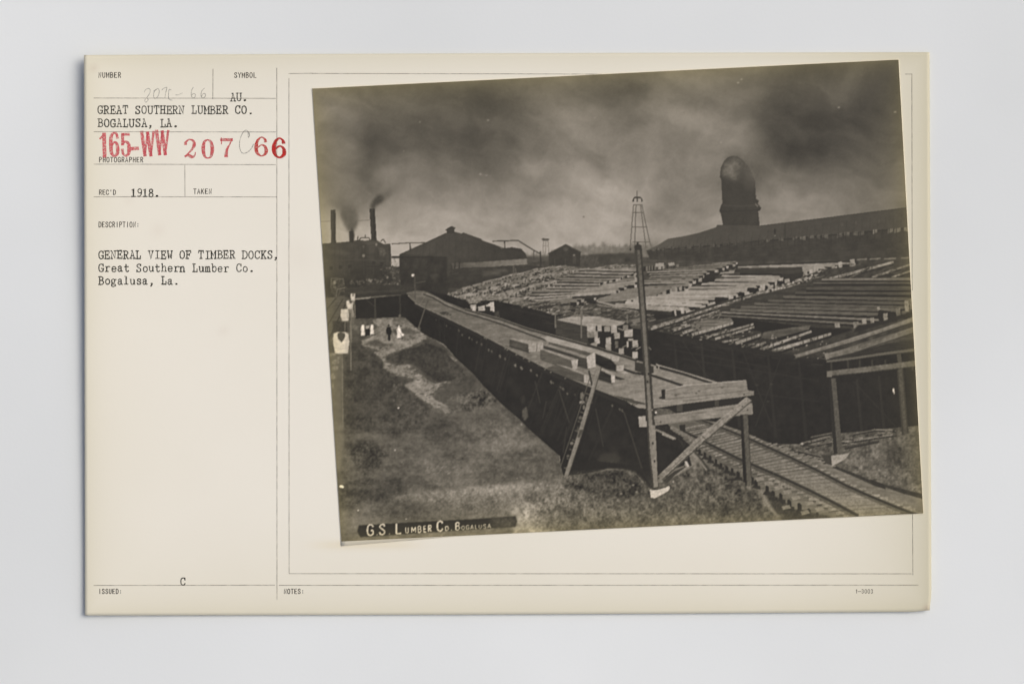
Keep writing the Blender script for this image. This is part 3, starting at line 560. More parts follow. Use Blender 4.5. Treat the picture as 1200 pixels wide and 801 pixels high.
poly([(560,574),(600,566),(640,564),(640,572),(612,580),(628,600),(650,622),(612,622),(596,590),(570,582)], 142, gnd, 'clump', 5, .85, soft=3)
poly([(480,582),(540,573),(620,566),(655,566),(640,574),(560,582),(490,590)], 122, gnd, 'clump', 5, .7, soft=3)
poly([(500,578),(560,570),(600,574),(605,600),(560,604),(500,596)], 104, gnd, 'fine', 18, .6, soft=4)
poly([(598,612),(622,604),(640,604),(652,618),(636,624),(600,626)], 170, gnd, 'clump', 14, .7, soft=2)
poly([(636,606),(650,604),(656,616),(644,620)], 66, gnd, 'fine', 8, .8, soft=1.2)
poly([(398,566),(412,560),(440,556),(468,562),(474,574),(462,586),(430,592),(396,598)], 64, gnd, 'gnd', 7, .85, soft=3)
poly([(450,590),(480,584),(505,594),(500,600),(460,604)], 70, gnd, 'gnd', 6, .6, soft=3)
bush = part('dark_bush')
poly(rough([(411,524),(416,517),(426,515),(438,517),(448,524),(453,534),(447,542),(432,546),(416,544),(410,536)], 3), 60, bush, 'clump', 9, .7, soft=2.6)
V_g = pmask(G); V[V_g[1], V_g[2]] += np.where(V_g[0] & (ID[V_g[1], V_g[2]] != dk) if False else V_g[0], 6*T_clump[V_g[1], V_g[2]]+12*fbm(W2, H2, 36, 301, 6, sy=12)[V_g[1], V_g[2]]+np.clip((PY_[V_g[1], V_g[2]]-480)/60,0,1)*6*T_clump[V_g[1], V_g[2]], 0)
# light flecks of straw and chips
for i in range(900):
    x = rng.uniform(400, 655); y = rng.uniform(455, 615)
    if rng.rand() > .25+(y-455)/220.: continue
    a = rng.normal(-.3, .5); L = rng.uniform(.6, 3.5); line([(x,y),(x+L*math.cos(a),y+L*math.sin(a))], .8, rng.uniform(84,136) if rng.rand() < .7 else 62, None, alpha=rng.uniform(.15,.5))
for x, y, r, v in ((399.8,569.5,2.2,235),(401.6,570.2,1.6,235),(419.8,597.6,.8,225),(467,477.6,.9,215),(463,527,1,150),(674.6,569,1,205),(606,560,.8,160),(476,607.6,.9,160)): disc(x, y, r, r*.8, v, None)
for i in range(26): x = rng.uniform(498,532); y = rng.uniform(546,556); line([(x,y),(x+3,y-1.6)], .8, 128, None, alpha=.5)
for i in range(16): disc(466+rng.uniform(-5,5), 463+rng.uniform(-14,14), 1.2, 1.6, 96, None, soft=.4, alpha=.6)
# left margin: siding track, walls of the walkway
trk = part('siding_track')
poly([(379,350),(404,346),(414,352),(398,392),(386,402),(380,400)], 80, trk, 'hor', 5)
for a, b, w, v in (((384,400),(405,356),1.6,58),((381,386),(402,350),1.4,62),((388,400),(409,358),1.2,104),((380,366),(394,349),1.2,60)): line([a,b], w, v, trk)
poly([(390,376),(406,376),(407,390),(390,390)], 52, trk, 'fine', 6, .85, soft=.8)
line([(405,368),(404,388)], 1.4, 112, trk, alpha=.7)
poly([(384,414),(402,412),(402,452),(403,520),(398,560),(392,540),(386,450)], 98, gnd, 'gnd', 5, .8, soft=1.6)
rk = part('pale_boulders')
for q in ([(386,414),(392,413),(394,416),(387,418)], [(389,423),(392,421),(397,421.4),(397.6,425),(393,427),(389,426.5)], [(388,431),(392,428),(396.4,429),(396,433),(390,434.4)], [(387,439),(390.6,436.4),(394.6,443.6),(387.6,444)], [(389,447),(391.6,450),(391.6,455.6),(389,454)], [(395,418),(399,416.6),(398.6,420),(396,420.6)]):
    poly(q, 116, rk, 'fine', 8, soft=.4)

# --- far platform and the shade beneath it
plf = part('far_platform')
poly([(404,337),(470,334),(490,336),(478,346),(416,351),(404,348)], 61, plf, 'hor', 4)
line([(408,343),(476,340)], .8, 78, plf, alpha=.6); line([(408,347),(470,343.4)], .8, 50, plf)
pun = part('shadowed_opening', plf)
poly([(414.5,351),(416,350.6),(470,345.4),(476,344.4),(488,356.6),(490,374),(474,372),(470,371.4),(416,373.4),(414,362)], 44, pun, 'mid', 2)
line([(416,350.4),(434,348.6)], 1.9, 126, plf); line([(434,348.4),(452,346.8)], 1.5, 98, plf); line([(452,346.8),(470,345.6)], 1.3, 78, plf)
line([(439.4,348),(439.8,373)], 2.2, 64, plf); line([(428,350),(438.6,358.6)], 1, 62, plf); line([(468.6,346),(469,371)], 2, 57, plf); line([(415.4,351),(415.8,373)], 1.2, 80, plf)
disc(468.4, 370, 1.4, 2, 92, plf, soft=.4)

# --- dock
dk = part('loading_dock')
poly([(476,344),(488,356.5),(520,370),(560,389.4),(600,411),(645,434),(690,452.5),(736,471),(756,486),(756,500),(768,500),(768,574),(758,570),(752,562),(745,554),(730,549.4),(712,549),(700,552),(680,555.6),(660,557),(657,545),(656,534),(640,520),(625,507),(610,492),(590,475),(565,450),(555,438),(535,420),(520,403),(505,395.6),(495,390),(474,371.4)], 42, dk, 'mid', 2.4)
und = [(545,400),(560,420),(600,450),(650,500),(700,520),(740,530)]
for i in range(60):
    p = along(und, rng.rand()); disc(p[0]+rng.uniform(-20,20), p[1]+rng.uniform(-20,20), rng.uniform(2,5), rng.uniform(3,8), rng.uniform(46,52), None, soft=1.6, alpha=.5)
for t in np.sort(rng.uniform(.03, .97, 17)):
    a = along([(500,362),(560,390),(645,436),(735,474)], t); b = along([(500,392),(565,448),(625,505),(700,550)], t); line([(a[0],a[1]+5),(b[0]+4,b[1]-3)], 1.2+t*1.4, 48+6*rng.rand(), None, alpha=.6)
    if rng.rand() < .6: c_ = along([(500,392),(565,448),(625,505),(700,550)], min(1, t+.06)); line([(a[0],a[1]+6),(c_[0],c_[1]-6)], 1.1, 49, None, alpha=.45)
for a, b, v in (((698,478),(707,523),56),((731,482),(752,548),60),((627,446),(633,472),56),((655,456),(667,495),60),((640,470),(636,490),54),((664,500),(660,530),54)): line([a,b], 1.6, v, None, alpha=.9)
poly([(700,538),(706,531),(722,530),(727,538),(722,543),(704,544)], 60, None, soft=1.5, alpha=.9)
poly([(612,480),(617,476),(619,488),(615,493),(612,488)], 90, None, 'fine', 10, soft=.6, alpha=.8)
disc(611, 497, 1, 1.6, 116, None, soft=.4); disc(613, 468, 2.5, 5, 54, None, soft=1)
deck = part('deck', dk)
poly([(476,343),(488,340.4),(497,341),(510,346.6),(524,354),(543,361.4),(562,366.4),(590,374.6),(620,385.4),(660,396),(700,407),(720,413),(745,421.6),(768,428),(842,448.4),(870,446),(876,457),(876,459),(779,470),(756,475),(741,473),(735,470),(718,463.6),(690,452.6),(645,434),(625,424),(602,412),(560,389.6),(520,370.6),(500,361.6),(488,356.6)], 112, deck, 'wood', 12, grad=(490,350,96,760,450,126))
for i in range(90):                              # board joints across the deck
    t = i/89.; a = along([(488,356.6),(560,389.6),(645,434),(735,470),(756,475)], t); b = along([(497,341),(543,361.4),(620,385.4),(745,421.6),(860,446)], t)
    if rng.rand() < .75: line([a, lerp(a, b, rng.uniform(.3, 1))], .7, rng.choice([96,104,142]), deck, alpha=.3)
edge = [(486,355),(500,361.8),(520,370.8),(560,389.8),(602,412.2),(645,434.2),(690,452.8),(735,470.4)]
line(edge, 1, 138, deck, alpha=.7)
line([(p[0]-1,p[1]+2.4) for p in edge], 3, 47, dk, 6)
for i in range(46):
    p = along(edge, .25+rng.rand()*.5); disc(p[0], p[1]+1.6, 1, .8, rng.choice([46,46,104]), dk)
rl = part('rail', deck)
line([(496,344.6),(508,349),(522,357.6),(545,366.6),(562,371.6),(590,380.6),(620,391.6),(640,398.6)], 1.3, 58, rl, 1.8)
line([(500,343.6),(512,349),(526,357.4),(545,365),(562,369.6),(590,378.4),(620,389.6)], .7, 128, rl)
line([(545,362.4),(590,375.4),(620,386.2),(700,408),(745,422)], 1.6, 54, rl, 2.2); line([(545,361.4),(590,374.2),(620,384.8),(700,406.4),(745,420.6)], .8, 120, rl)
line([(722,429.6),(744,437),(762,439),(800,451.6)], 2.4, 52, rl, 3)
line([(769,429.6),(800,438),(836,449.4)], 2.6, 52, rl, 2.8); line([(769,427),(800,435.6),(840,447.8)], 1.4, 138, rl, 1.2)
line([(768.6,426),(772,428.6)], 1.6, 140, rl); line([(772,429),(772,432)], 1, 150, rl)
line([(688,403),(746,423)], 1.6, 52, rl)
dust = part('debris_heap', deck)
for i in range(16): disc(522+rng.uniform(-6,6), 367+rng.uniform(-1.2,1.6), 1.4, 1, rng.choice([58,66,76]), dust)
# timbers lying on the dock
def timber(side, top, ends, sv, tv, ev, lab):
    t = part('squared_timber', None, lab)
    if side: poly([(x+1.5,y+1.6) for x, y in side], 52, deck, alpha=.7, soft=.5); poly(side, sv, t, 'wood', 11)
    if side and side[1]: line([side[-1], side[-2] if len(side) == 4 else side[-1]], 1, 50, t, alpha=.8)
    if top: poly(top, tv, t, 'wood', 11); line([top[0], top[1]], .6, tv+14, t, alpha=.5)
    for e in ends: poly(e, ev+12+rng.uniform(-5,5), t, 'fine', 9); line([e[0], e[-1]], .7, 74, t, alpha=.7)
    return t
timber([(597,397),(619.4,403),(619.6,412.4),(597,405.4)], [(597,397),(601,396.2),(637,400.6),(636,403),(619,403.2)], [[(619,403),(628.6,401.6),(628,411.6),(619.4,412.4)], [(629.4,402),(636.6,401.6),(635.6,411),(629.2,411.8)]], 70, 118, 126, 'pair of short timbers at the far end of the pile')
timber([(643,399.4),(690,412),(690,420),(643,406)], [(634,394.6),(644,394),(700,410),(719,416.6),(726,417.4),(716,421),(697,413.4),(690,412.6),(642,400)], [[(716,416.8),(726,417.8),(725,423.4),(716,423)]], 80, 132, 130, 'long pale timber on top of the pile')
timber([(698,414),(716,421),(722,428),(722,434.4),(710,432),(698,426)], None, [[(722,428),(731,427.6),(731,435),(722,434.6)], [(731,434),(738,437),(731,438),(726,436)]], 44, 100, 130, 'dark-sided timber behind the pile')
timber([(637,404.6),(688,420),(689,431.6),(676,428),(637,413)], [(637,404.4),(643,403),(692,418),(688,420.4)], [[(687,418),(697,412.4),(698.4,429.6),(688.6,431.6)]], 62, 112, 136, 'thick timber in the middle of the pile')
timber([(633,409.4),(669.4,422),(670,432),(652,427),(633,420)], [(633,409),(638,408.4),(677.4,420.8),(669.4,422.2)], [[(669,422),(677.4,421),(676.4,432),(671,433)]], 82, 116, 134, 'weathered timber near the dock edge')
timber([(652,427),(684,438.4),(684,447),(664,441),(640,431.4)], [(652,426.6),(670,431),(694,441),(686,440.4),(684,439)], [[(684,438.6),(692.6,440.6),(692.6,450),(684,447.6)]], 80, 120, 124, 'low timber at the dock edge')
timber([(700,432),(716.4,439),(716.4,448.4),(700,443.4)], [(698,430),(706,431),(721,438.4),(716,439.6)], [[(716,439),(720.6,439.6),(720.4,448),(716.4,448.4)]], 50, 122, 142, 'short dark timber by the ladder')
poly([(721,440),(733,444),(727,445),(721,444)], 58, deck)
bx = part('dark_crate')
poly([(744,423.6),(760,427),(766,429),(766,437),(756,437.6),(744,434)], 58, bx, 'mid', 3)

# --- track at the bottom right
poly([(768,497),(800,497),(806,512),(812,526),(806,540),(798,548),(786,556),(776,562),(768,560)], 43, dk, 'mid', 2.4)
gr2 = part('bank_ground')
poly([(936,520),(975,508),(1010,505),(1079,498),(1086,606),(1000,600),(960,556),(905,520)], 84, gr2, 'clump', 14)
poly([(1000,540),(1040,520),(1078,510),(1084,590),(1040,572)], 92, gr2, 'fine', 14, .8, soft=2)
poly([(1038,528),(1046,520),(1060,524),(1066,540),(1056,552),(1040,546)], 66, gr2, 'clump', 12, .8, soft=2)
poly([(1012,520),(1034,514),(1040,524),(1020,536)], 108, gr2, 'fine', 10, .6, soft=2)
poly([(985,540),(1000,528),(1030,518),(1040,540),(1080,560),(1084,590),(1030,566),(1000,556)], 96, gr2, 'clump', 16, .7, soft=1.5)
for i in range(500):
    x = rng.uniform(985, 1080); y = rng.uniform(506, 590)
    if y > 540+(x-975)*.42: continue
    a = rng.normal(-.7, .6); L = rng.uniform(1, 4); line([(x,y),(x+L*math.cos(a),y+L*math.sin(a))], .8, rng.choice([66,74,104,118]), gr2, alpha=.4)
deb = part('scrap_timber')
for a, b, w, v in (((938,520),(972,511),2.6,104),((944,524),(975,517),2,92),((986,518),(1046,509),2.2,112),((990,524),(1030,516),1.8,66),((1024,503),(1050,504),1.6,116),((930,526),(962,534),1.8,96),((940,532),(966,538),1.6,108),((950,512),(975,507),1.6,90),((1000,508),(1026,503),1.4,96)):
    line([(a[0],a[1]+1.6),(b[0],b[1]+1.6)], w, 48, deb); line([a,b], w, v, deb, tex='fine', amp=10)
for i in range(80):
    x = rng.uniform(938, 1050); y = 522-(x-938)*.14+rng.uniform(-4,6); line([(x,y),(x+rng.uniform(1,6),y+rng.uniform(-1.5,1))], rng.uniform(.8,1.5), rng.choice([46,52,96,112,124]), deb, alpha=.85)
disc(940, 519.6, 1.4, 1.4, 150, deb); 
tr = part('railroad_track')
poly([(780,492),(806,488),(838,494),(870,505),(905,520),(950,536),(976,545),(1010,558),(1050,572),(1086,586),(1086,606),(960,612),(930,600),(895,578),(866,558),(840,545),(812,527),(790,508)], 92, tr, 'hor', 10, grad=(830,500,92,1040,600,100))
tie = part('crossties', tr)
def ly(x): return np.interp(x, [790,826.7,865,910,946,977.5,1000,1100], [500,517.6,536.8,556,572.8,588.5,600,650])
def ry(x): return np.interp(x, [800,824.5,842.5,878.5,921,959.5,991,1022.5,1054,1086,1160], [484,493,499.6,514,535.6-3,552.5-1,568,582,595,608,640])
x = 796.
while x < 1075:
    f = (x-796)/230.; st_x = 4.2+f*4.6; xl = x; yl = ly(xl); xr = xl+36+f*22
    for _ in range(6): xr = xl+(yl-ry(xr))/.16 if False else xr
    yr = ry(xr)
    if yl-yr > .26*(xr-xl): yr = yl-.26*(xr-xl)
    sl = (yr-yl)/(xr-xl); lo = 11+f*10; ro = 6+f*7; v = rng.uniform(104,130)
    a = (xl-lo+rng.uniform(-2,2), yl-sl*lo); b = (xr+ro+rng.uniform(-3,2), yr+sl*ro); h = (1.7+f*2.6)*rng.uniform(.85,1.2)
    line([a, b], h, v, tie, h*.8, 'fine', 14, .85); line([(a[0],a[1]+h*.75),(b[0],b[1]+h*.7)], h*.45, 60, tie, alpha=rng.uniform(.35,.9), tex='fine', amp=10)
    x += st_x*rng.uniform(.9,1.12)
poly([(836,519),(852,512),(880,522),(1040,592),(1060,606),(1010,604),(900,550)], 108, tie, 'wood', 18, .45, soft=1.5)
rr = part('rail', tr); rr2 = part('rail', tr)
lr = [(797,503),(826.7,517.6),(865,536.8),(910,556),(946,572.8),(977.5,588.5),(1006,604)]
rrp = [(812,488),(824.5,493),(842.5,499.6),(878.5,514),(921,533),(959.5,551.5),(991,568),(1022.5,582),(1054,595),(1086,607)]
line([(p[0]-1,p[1]+2.6) for p in lr], 2.2, 66, tie, 4.5, alpha=.7); line(lr, 2.2, 52, rr, 3.6); line([(p[0]+.6,p[1]-1.5) for p in lr], .8, 84, rr)
line([(p[0]-1,p[1]+2.4) for p in rrp], 1.8, 70, tie, 4, alpha=.7); line(rrp, 1.8, 52, rr2, 3.4); line([(p[0]+.6,p[1]-1.3) for p in rrp], .8, 86, rr2)
gt = part('guard_timber', tr)
line([(976,546),(1000,555.6),(1024,566),(1050,573),(1086,582.6)], 3, 56, gt, 5.6, 'fine', 5); line([(982,553),(1010,566),(1040,573),(1086,590)], 2.4, 118, gt, 3.6, 'hor', 8, .7)
poly([(1020,561),(1036,567),(1038,573),(1022,568)], 52, gt)
for i in range(40):
    t = rng.rand(); p = along([(905,520),(950,537),(976,547)], t); line([p,(p[0]+5,p[1]-.8)], 1.4, rng.choice([118,60,104]), tie)
# mound in the foreground
md = part('earth_mound')
M_ = [(600,572),(640,562),(658,558),(680,556),(700,552),(712,549.4),(730,549.4),(744,553),(752,562),(762,572),(786,568),(800,553),(820,541),(826,538),(850,545),(866,557),(886,570),(896,580),(908,592),(918,604),(922,614),(760,625),(640,630),(610,600)]
poly(M_[2:-4]+[(900,614),(700,618),(664,600),(650,580)], 84, md, 'clump', 15, .95, soft=.8)
poly(M_, 88, md, 'clump', 14, .55, soft=7)
poly([(660,555),(664,551),(700,550),(712,547.6),(730,547.4),(745,551.5),(754,560),(762,570.6),(762,566),(754,555),(745,545),(700,540),(662,545)], 43, dk, soft=.3)
poly([(662,566),(684,558),(712,551),(734,552),(746,558),(756,572),(740,584),(700,580),(676,574)], 58, md, 'clump', 14, .85, soft=1.8)
poly([(790,560),(826,542),(856,552),(890,580),(896,600),(850,606),(800,590)], 76, md, 'clump', 18, .7, soft=2.4)
poly([(640,588),(700,588),(760,592),(800,600),(800,614),(640,620)], 98, md, 'clump', 16, .6, soft=4)
poly([(652,566),(690,580),(720,590),(700,600),(660,596),(645,580)], 104, md, 'clump', 18, .6, soft=3)
poly([(862,572),(884,574),(892,592),(884,604),(866,600)], 62, md, 'clump', 14, .6, soft=2.5)
poly([(842,592),(860,588),(870,606),(846,608)], 60, md, 'clump', 12, .55, soft=2.5)
for i in range(1300):
    x = rng.uniform(640, 915); y = rng.uniform(553, 616); a = rng.uniform(-2.4,.6); L = rng.uniform(.8,3)
    if y < 566 and (748 < x < 790): continue
    line([(x,y),(x+L*math.cos(a),y+L*math.sin(a))], .8, rng.choice([56,62,104,122]), None, alpha=rng.uniform(.15,.5))
poly([(888,572),(894,575),(906,590),(916,604),(910,606),(896,590)], 138, md, 'fine', 10, .6, soft=1.1)
disc(916, 603.6, 3, 2, 184, md, soft=.6)
for x, y in ((728,578),(724,586),(746,576),(742,568)): disc(x, y, 1.4, 1, 124, md, soft=.4)
poly([(800,520),(818,531),(838,545),(828,548),(812,541),(802,545),(806,530)], 108, md, 'fine', 10, .8, soft=1)
# picket stubs left of the track
stb = part('stub_posts')
for x, y, h in ((816,525,5),(820,529,6),(826,533,7),(832.4,537,7),(839,541,7),(845,545,6),(851.6,549,7),(858,551.6,7),(865,556,8),(882,562,7),(886,566,8),(899,573,9),(906,579,9),(915,582,9),(925,590,10),(937,594,10),(948,600,9),(958,603,6),(968,606,5)):
    r_ = h*.24; poly([(x-r_,y+h*.5),(x-r_,y-h*.45),(x,y-h*.55),(x+r_,y-h*.3),(x+r_,y+h*.5)], 46, stb)
    poly([(x-r_*2.6,y+h*.65),(x-r_,y+h*.2),(x+r_*2.4,y+h*.35),(x+r_*2.8,y+h*.9)], 48, stb, alpha=.9)
poly([(896,578),(912,582),(930,596),(950,600),(972,604),(974,612),(920,612),(906,596)], 52, stb, 'fine', 9, .8, soft=1)
for x, y in ((912,571),(922,576),(932,583),(948,589),(960,596),(900,566),(890,561),(921,594),(943,600)):
    poly([(x-5,y-1),(x+4,y-3),(x+6,y+1),(x-3,y+3)], 124, tie, 'fine', 8, .85)

# --- right trestle
tre = part('timber_trestle', None, 'tall trestle holding up the right of the yard')
for q, w, w2, v in (([(1050.6,392),(1054,420),(1056,436)], 5, 5, 72), ([(1020,388),(1021,398)], 4, 4, 78)): line(q, w, v, tre, w2)
line([(1054,396.6),(1076,396)], 1, 82, tre, alpha=.7); line([(1012,411),(1026,408.6)], 1.2, 70, tre)
poly([(968,420),(1002,409),(1030,403),(1076,398),(1076,412),(968,424)], 54, tre, 'hor', 6)
pst = part('post', tre); pst2 = part('post', tre)
poly([(971,443),(979,443),(987.4,531),(977,531)], 48, pst); poly([(974,443),(979.4,443),(987.4,531),(981.4,531)], 82, pst, 'fine', 6)
poly([(1051,433),(1058.6,432),(1064.6,507),(1057,509),(1054.6,480)], 60, pst2); poly([(1052.6,433),(1057,432),(1063,507),(1059,508)], 76, pst2, 'fine', 6)
for x in (974,993.6,1007.4,1022,1037.4,1069): line([(x,421.6),(x+.4,434)], 2.2, 60, tre)
lg = part('beam', tre); lg2 = part('beam', tre); lg3 = part('beam', tre)
line([(932,418),(970,407),(1000,397.6),(1034,387),(1076,372)], 5, 112, lg, 5.6, 'clump', 6); line([(930,420.6),(1000,400.8),(1076,375.6)], 1.4, 60, lg)
line([(950,411),(1060,377.6)], .8, 138, lg, alpha=.6)
line([(967,417.6),(1000,410),(1034,400),(1078,383.6)], 6.4, 102, lg2, 7, 'clump', 6); line([(968,421),(1000,413.6),(1078,387.6)], 1.2, 58, lg2); line([(970,415),(1076,382)], 1, 124, lg2, alpha=.6)
poly([(966,414),(970,413),(972,420),(968,421.6)], 118, lg2)
line([(968.6,423.4),(1000,419.6),(1040,413.6),(1078,409)], 2.6, 92, tre, 3)
line([(969,437.6),(1010,433.4),(1050,428.6),(1078,425)], 6, 98, lg3, 7, 'clump', 6); line([(969,440.6),(1010,436.6),(1078,428.4)], 1, 62, lg3); poly([(969,435),(975,434.4),(975,441.6),(969,441.4)], 112, lg3)
disc(1047, 457, .9, 2.6, 205, None); disc(1048, 460, .6, 1.6, 190, None)
ft = part('stone_footing', None, 'pale stone under the right trestle post'); poly([(962,532),(974,533.6),(974.6,544.6),(968,543)], 62, ft); poly([(974,533.4),(984,532.4),(995.6,530.4),(991,537),(984,541.4),(975,545.4)], 146, ft, 'fine', 8)
# --- near end of the dock
end = part('dock_end_frame')
poly([(756,478),(880,463),(880,474),(768,490),(756,488)], 45, end)
for x, y0, y1, w in ((796.4,471,482,7),(840,465,476,5)): line([(x,y0),(x,y1)], w, 66, end)
poly([(766,481),(772,478),(784,479),(792,484),(770,487)], 84, end, 'fine', 9)
poly([(741,473.6),(756,474.6),(756,478.4),(747,477.6)], 134, end); poly([(718,462.6),(742,467.6),(744,469),(756,472),(756,474),(740,472)], 58, end, alpha=.8)
poly([(796,498),(803,497),(803,508),(797,508)], 50, end)
bch = part('inner_bracing', end)
for q, w, v in (([(768,497),(790,508),(800,514)], 4, 50), ([(776,498),(796,514),(812,527)], 5, 46), ([(786,500),(800,508),(822,520)], 4.6, 108), ([(768,503),(778,507),(792,514)], 2.4, 118), ([(776,508),(790,514)], 2.4, 130), ([(800,516),(804,530),(808,546)], 5.6, 48), ([(812,527),(822,538),(830,549)], 2.4, 66), ([(808,528),(828,550)], 1.6, 118)): line(q, w, v, bch, tex='fine', amp=8)
poly([(802,540),(805,540),(808,546),(805,547)], 170, bch); poly([(796,545),(800,538),(803,547)], 44, bch); poly([(790,549),(802,545),(800,549),(782,558)], 104, bch)
cap = part('cap_beam', end)
poly([(748,487.6),(756.4,487),(757,500),(749,500)], 146, cap, 'fine', 6)
poly([(766,487),(800,483),(830,478),(868,472.8),(881.6,472),(882.4,484.6),(840,488.6),(800,494),(768,498.4)], 124, cap, 'wood', 13); line([(768,497.6),(800,493),(882,484.6)], 1.2, 118, cap)
plk = part('deck_plank', end)
poly([(756,474.6),(779,468),(876,457),(883.4,458.2),(883.4,462.8),(868,465),(800,473),(766,478.4),(756,478.6)], 126, plk, 'wood', 12)
crb = part('curb_timber', end)
poly([(775,456.4),(779.4,456),(780.4,467.4),(775.6,467.6)], 46, crb); poly([(772,465),(778,464),(778,467),(773,467)], 50, crb)
poly([(779.4,457),(800,451.6),(850,447),(874.6,445.4),(876.4,457),(840,460.6),(779.6,467.6)], 122, crb, 'wood', 14); line([(780,457),(802,451.4),(874.6,445.4)], .9, 156, crb); line([(779.6,468),(876,457.4)], .8, 92, crb)
for x, y in ((819,458),(816,460.4),(846,454),(792,463)): disc(x, y, 1.4, .9, 84, crb)
pr = part('post', end, 'right post of the dock end'); poly([(867.6,485.6),(876.4,485),(881.4,568),(873,569),(870,520)], 54, pr); poly([(871,486),(876,485),(880.8,569),(875.6,569)], 84, pr, 'fine', 6)
poly([(867.6,486),(869.6,486),(875,566),(871,564)], 42, pr)
brc = part('diagonal_brace', end)
poly([(874.6,464.6),(881,469),(826,515),(775,562),(766,567),(768,560),(820,510)], 126, brc, 'fine', 12); line([(881,469.4),(828,515),(776,562)], 1.2, 74, brc); line([(821,509),(828,515)], .9, 72, brc); disc(859, 479, 1.2, 1.2, 70, brc); line([(874,466),(822,511)], .8, 152, brc, alpha=.6)
poly([(776,563),(790,552),(806,545),(790,557),(782,566)], 60, bch)
fts = part('stone_footing', None, 'white stone at the foot of the tall pole')
poly([(761.4,572.6),(764,574),(770,573.6),(780,571),(783.6,568.8),(785.4,571),(783,575),(776,579),(767,583.4),(762.6,582.6)], 186, fts, 'fine', 9); poly([(768,567),(774,565),(782,568),(776,570.6)], 92, fts, 'fine', 9); disc(789, 564, 1, 1.6, 150, fts)
for q in ([(790,462),(812,459.4)],[(826,455),(850,452.6)],[(800,486),(828,482.6)],[(840,480),(862,477.4)],[(783,552),(800,536)],[(812,524),(822,514)],[(836,500),(848,489)],[(800,470),(830,466.4)]): line(q, .8, 84, None, alpha=.7)
for x, y in ((872,462),(868,467),(772,560),(770,482),(774,494),(876,480),(870,476),(822,507)): disc(x, y, 1, 1, 66, None, alpha=.9)
poly([(758,556),(774,554),(776,566),(760,570)], 62, None, alpha=.35, soft=2)
# ladder
lad = part('ladder')
for x, y, w, h, v in ((680,459,5,10,96),(679,469,7,4,128),(686,464,3,8,80),(690,470,5,3,78),(678,487,5,5,84),(676,499,3,8,70),(668,517,5,4,108),(664,532,4,4,92),(663,546,5,5,96),(683,474,3,6,104)):
    poly([(x,y+1),(x+w*.6,y),(x+w,y+h*.5),(x+w*.5,y+h),(x,y+h*.8)], v, lad, 'fine', 8, soft=.3)
line([(692,440),(676,490),(655,552)], 1.3, 84, lad, alpha=.8)
for t in np.linspace(.08, .95, 11):
    a = lerp((702,431),(664,556),t); line([a,(a[0]-6.5+t*1.5,a[1]-2.4)], 1.3, 92, lad, alpha=.85); line([(690,434),(694,452)], 2.4, 62, lad)
poly([(699.4,427.6),(704.6,430),(696,462),(683,504),(666,557.4),(661,559),(662.6,552),(679,501),(692,458)], 116, lad, 'fine', 6); line([(704.8,430),(683.6,504),(666,558)], .9, 62, lad); line([(701,429),(681,500),(663,556)], .8, 134, lad, alpha=.6)
poly([(679,503),(684,503),(679,513),(677,512)], 74, lad, soft=.4)
lp = part('leaning_pole'); line([(501.6,352),(497,364),(490.4,384)], 1.5, 84, lp); disc(491, 385, 2, 2, 92, lp, soft=.6)
# chips of light under the deck edge
gl = part('bright_gaps', dk)
for x, y, r, v in ((511,375,1.2,76),(502.6,371,1,62),(523,381.6,1.3,86),(527.6,384.4,1,70),(537.6,387,1.6,92),(541.4,392.4,1.3,112),(549.6,395.6,1.4,142),(553,398,1.3,92),(558.4,400.6,1.7,108),(564,403.6,1.6,104),(572.6,410,1.6,118),(576,411.6,1.6,110),(585.6,417,2,116),(591.6,420.4,1.7,110),(603.6,428.4,2.2,138),(610.6,431,2.2,130),(622,434,1.8,118),(629,439.6,2,124),(645.6,447.6,2,124),(648,448.6,1.6,112),(656.6,453.6,1.8,112),(659.6,456,1.8,104),(664.6,461,1.4,130),(673.6,462.4,1.6,84),(717,475,1.6,118),(726,479,1.8,110),(729,481,1.8,112)):
    poly([(x-r*.7,y-r*rng.uniform(.4,1.1)),(x+r*.5,y-r*rng.uniform(.5,1.2)),(x+r*rng.uniform(.5,1.2),y+r*.6),(x+r*.3,y+r*rng.uniform(.7,1.4)),(x-r*.4,y+r*.2)], v, gl, 'fine', 14, .62)
# tall pole
pole = part('utility_pole', None, 'tall square pole standing before the dock')
poly([(743,288),(752,287.6),(757,358),(763.6,440),(769,530),(771.6,570),(765,572.6),(760,530),(754.6,440),(749,358)], 62, pole)
poly([(746.4,289),(749.6,289),(755,358),(760.6,440),(767,530),(769,570),(766.6,571),(762,530),(757,440),(751,358)], 108, pole, 'fine', 7, grad=(747,290,84,765,560,124))
poly([(763,498),(768,498),(771,570),(766,571)], 124, pole, 'fine', 6)
line([(750.6,289),(756.4,358),(763,440)], .9, 46, pole)
top_ = part('pole_cap', pole); poly([(744.4,293),(744,287.6),(745.8,286.4),(746,283.4),(748.4,283.4),(748.6,286),(751.4,287),(752,293)], 50, top_)
for x, y in ((765,519),(759,447),(763.6,480),(760,438),(767,540)): disc(x, y, 1, 1.4, 48, pole)
line([(740,408),(747.6,404)], 1, 112, pole); line([(760,406.6),(763,409.6)], 1.2, 112, pole)
disc(768.6, 483, 1.3, 1.3, 190, None); disc(764,480,1.2,1.2,130,None)
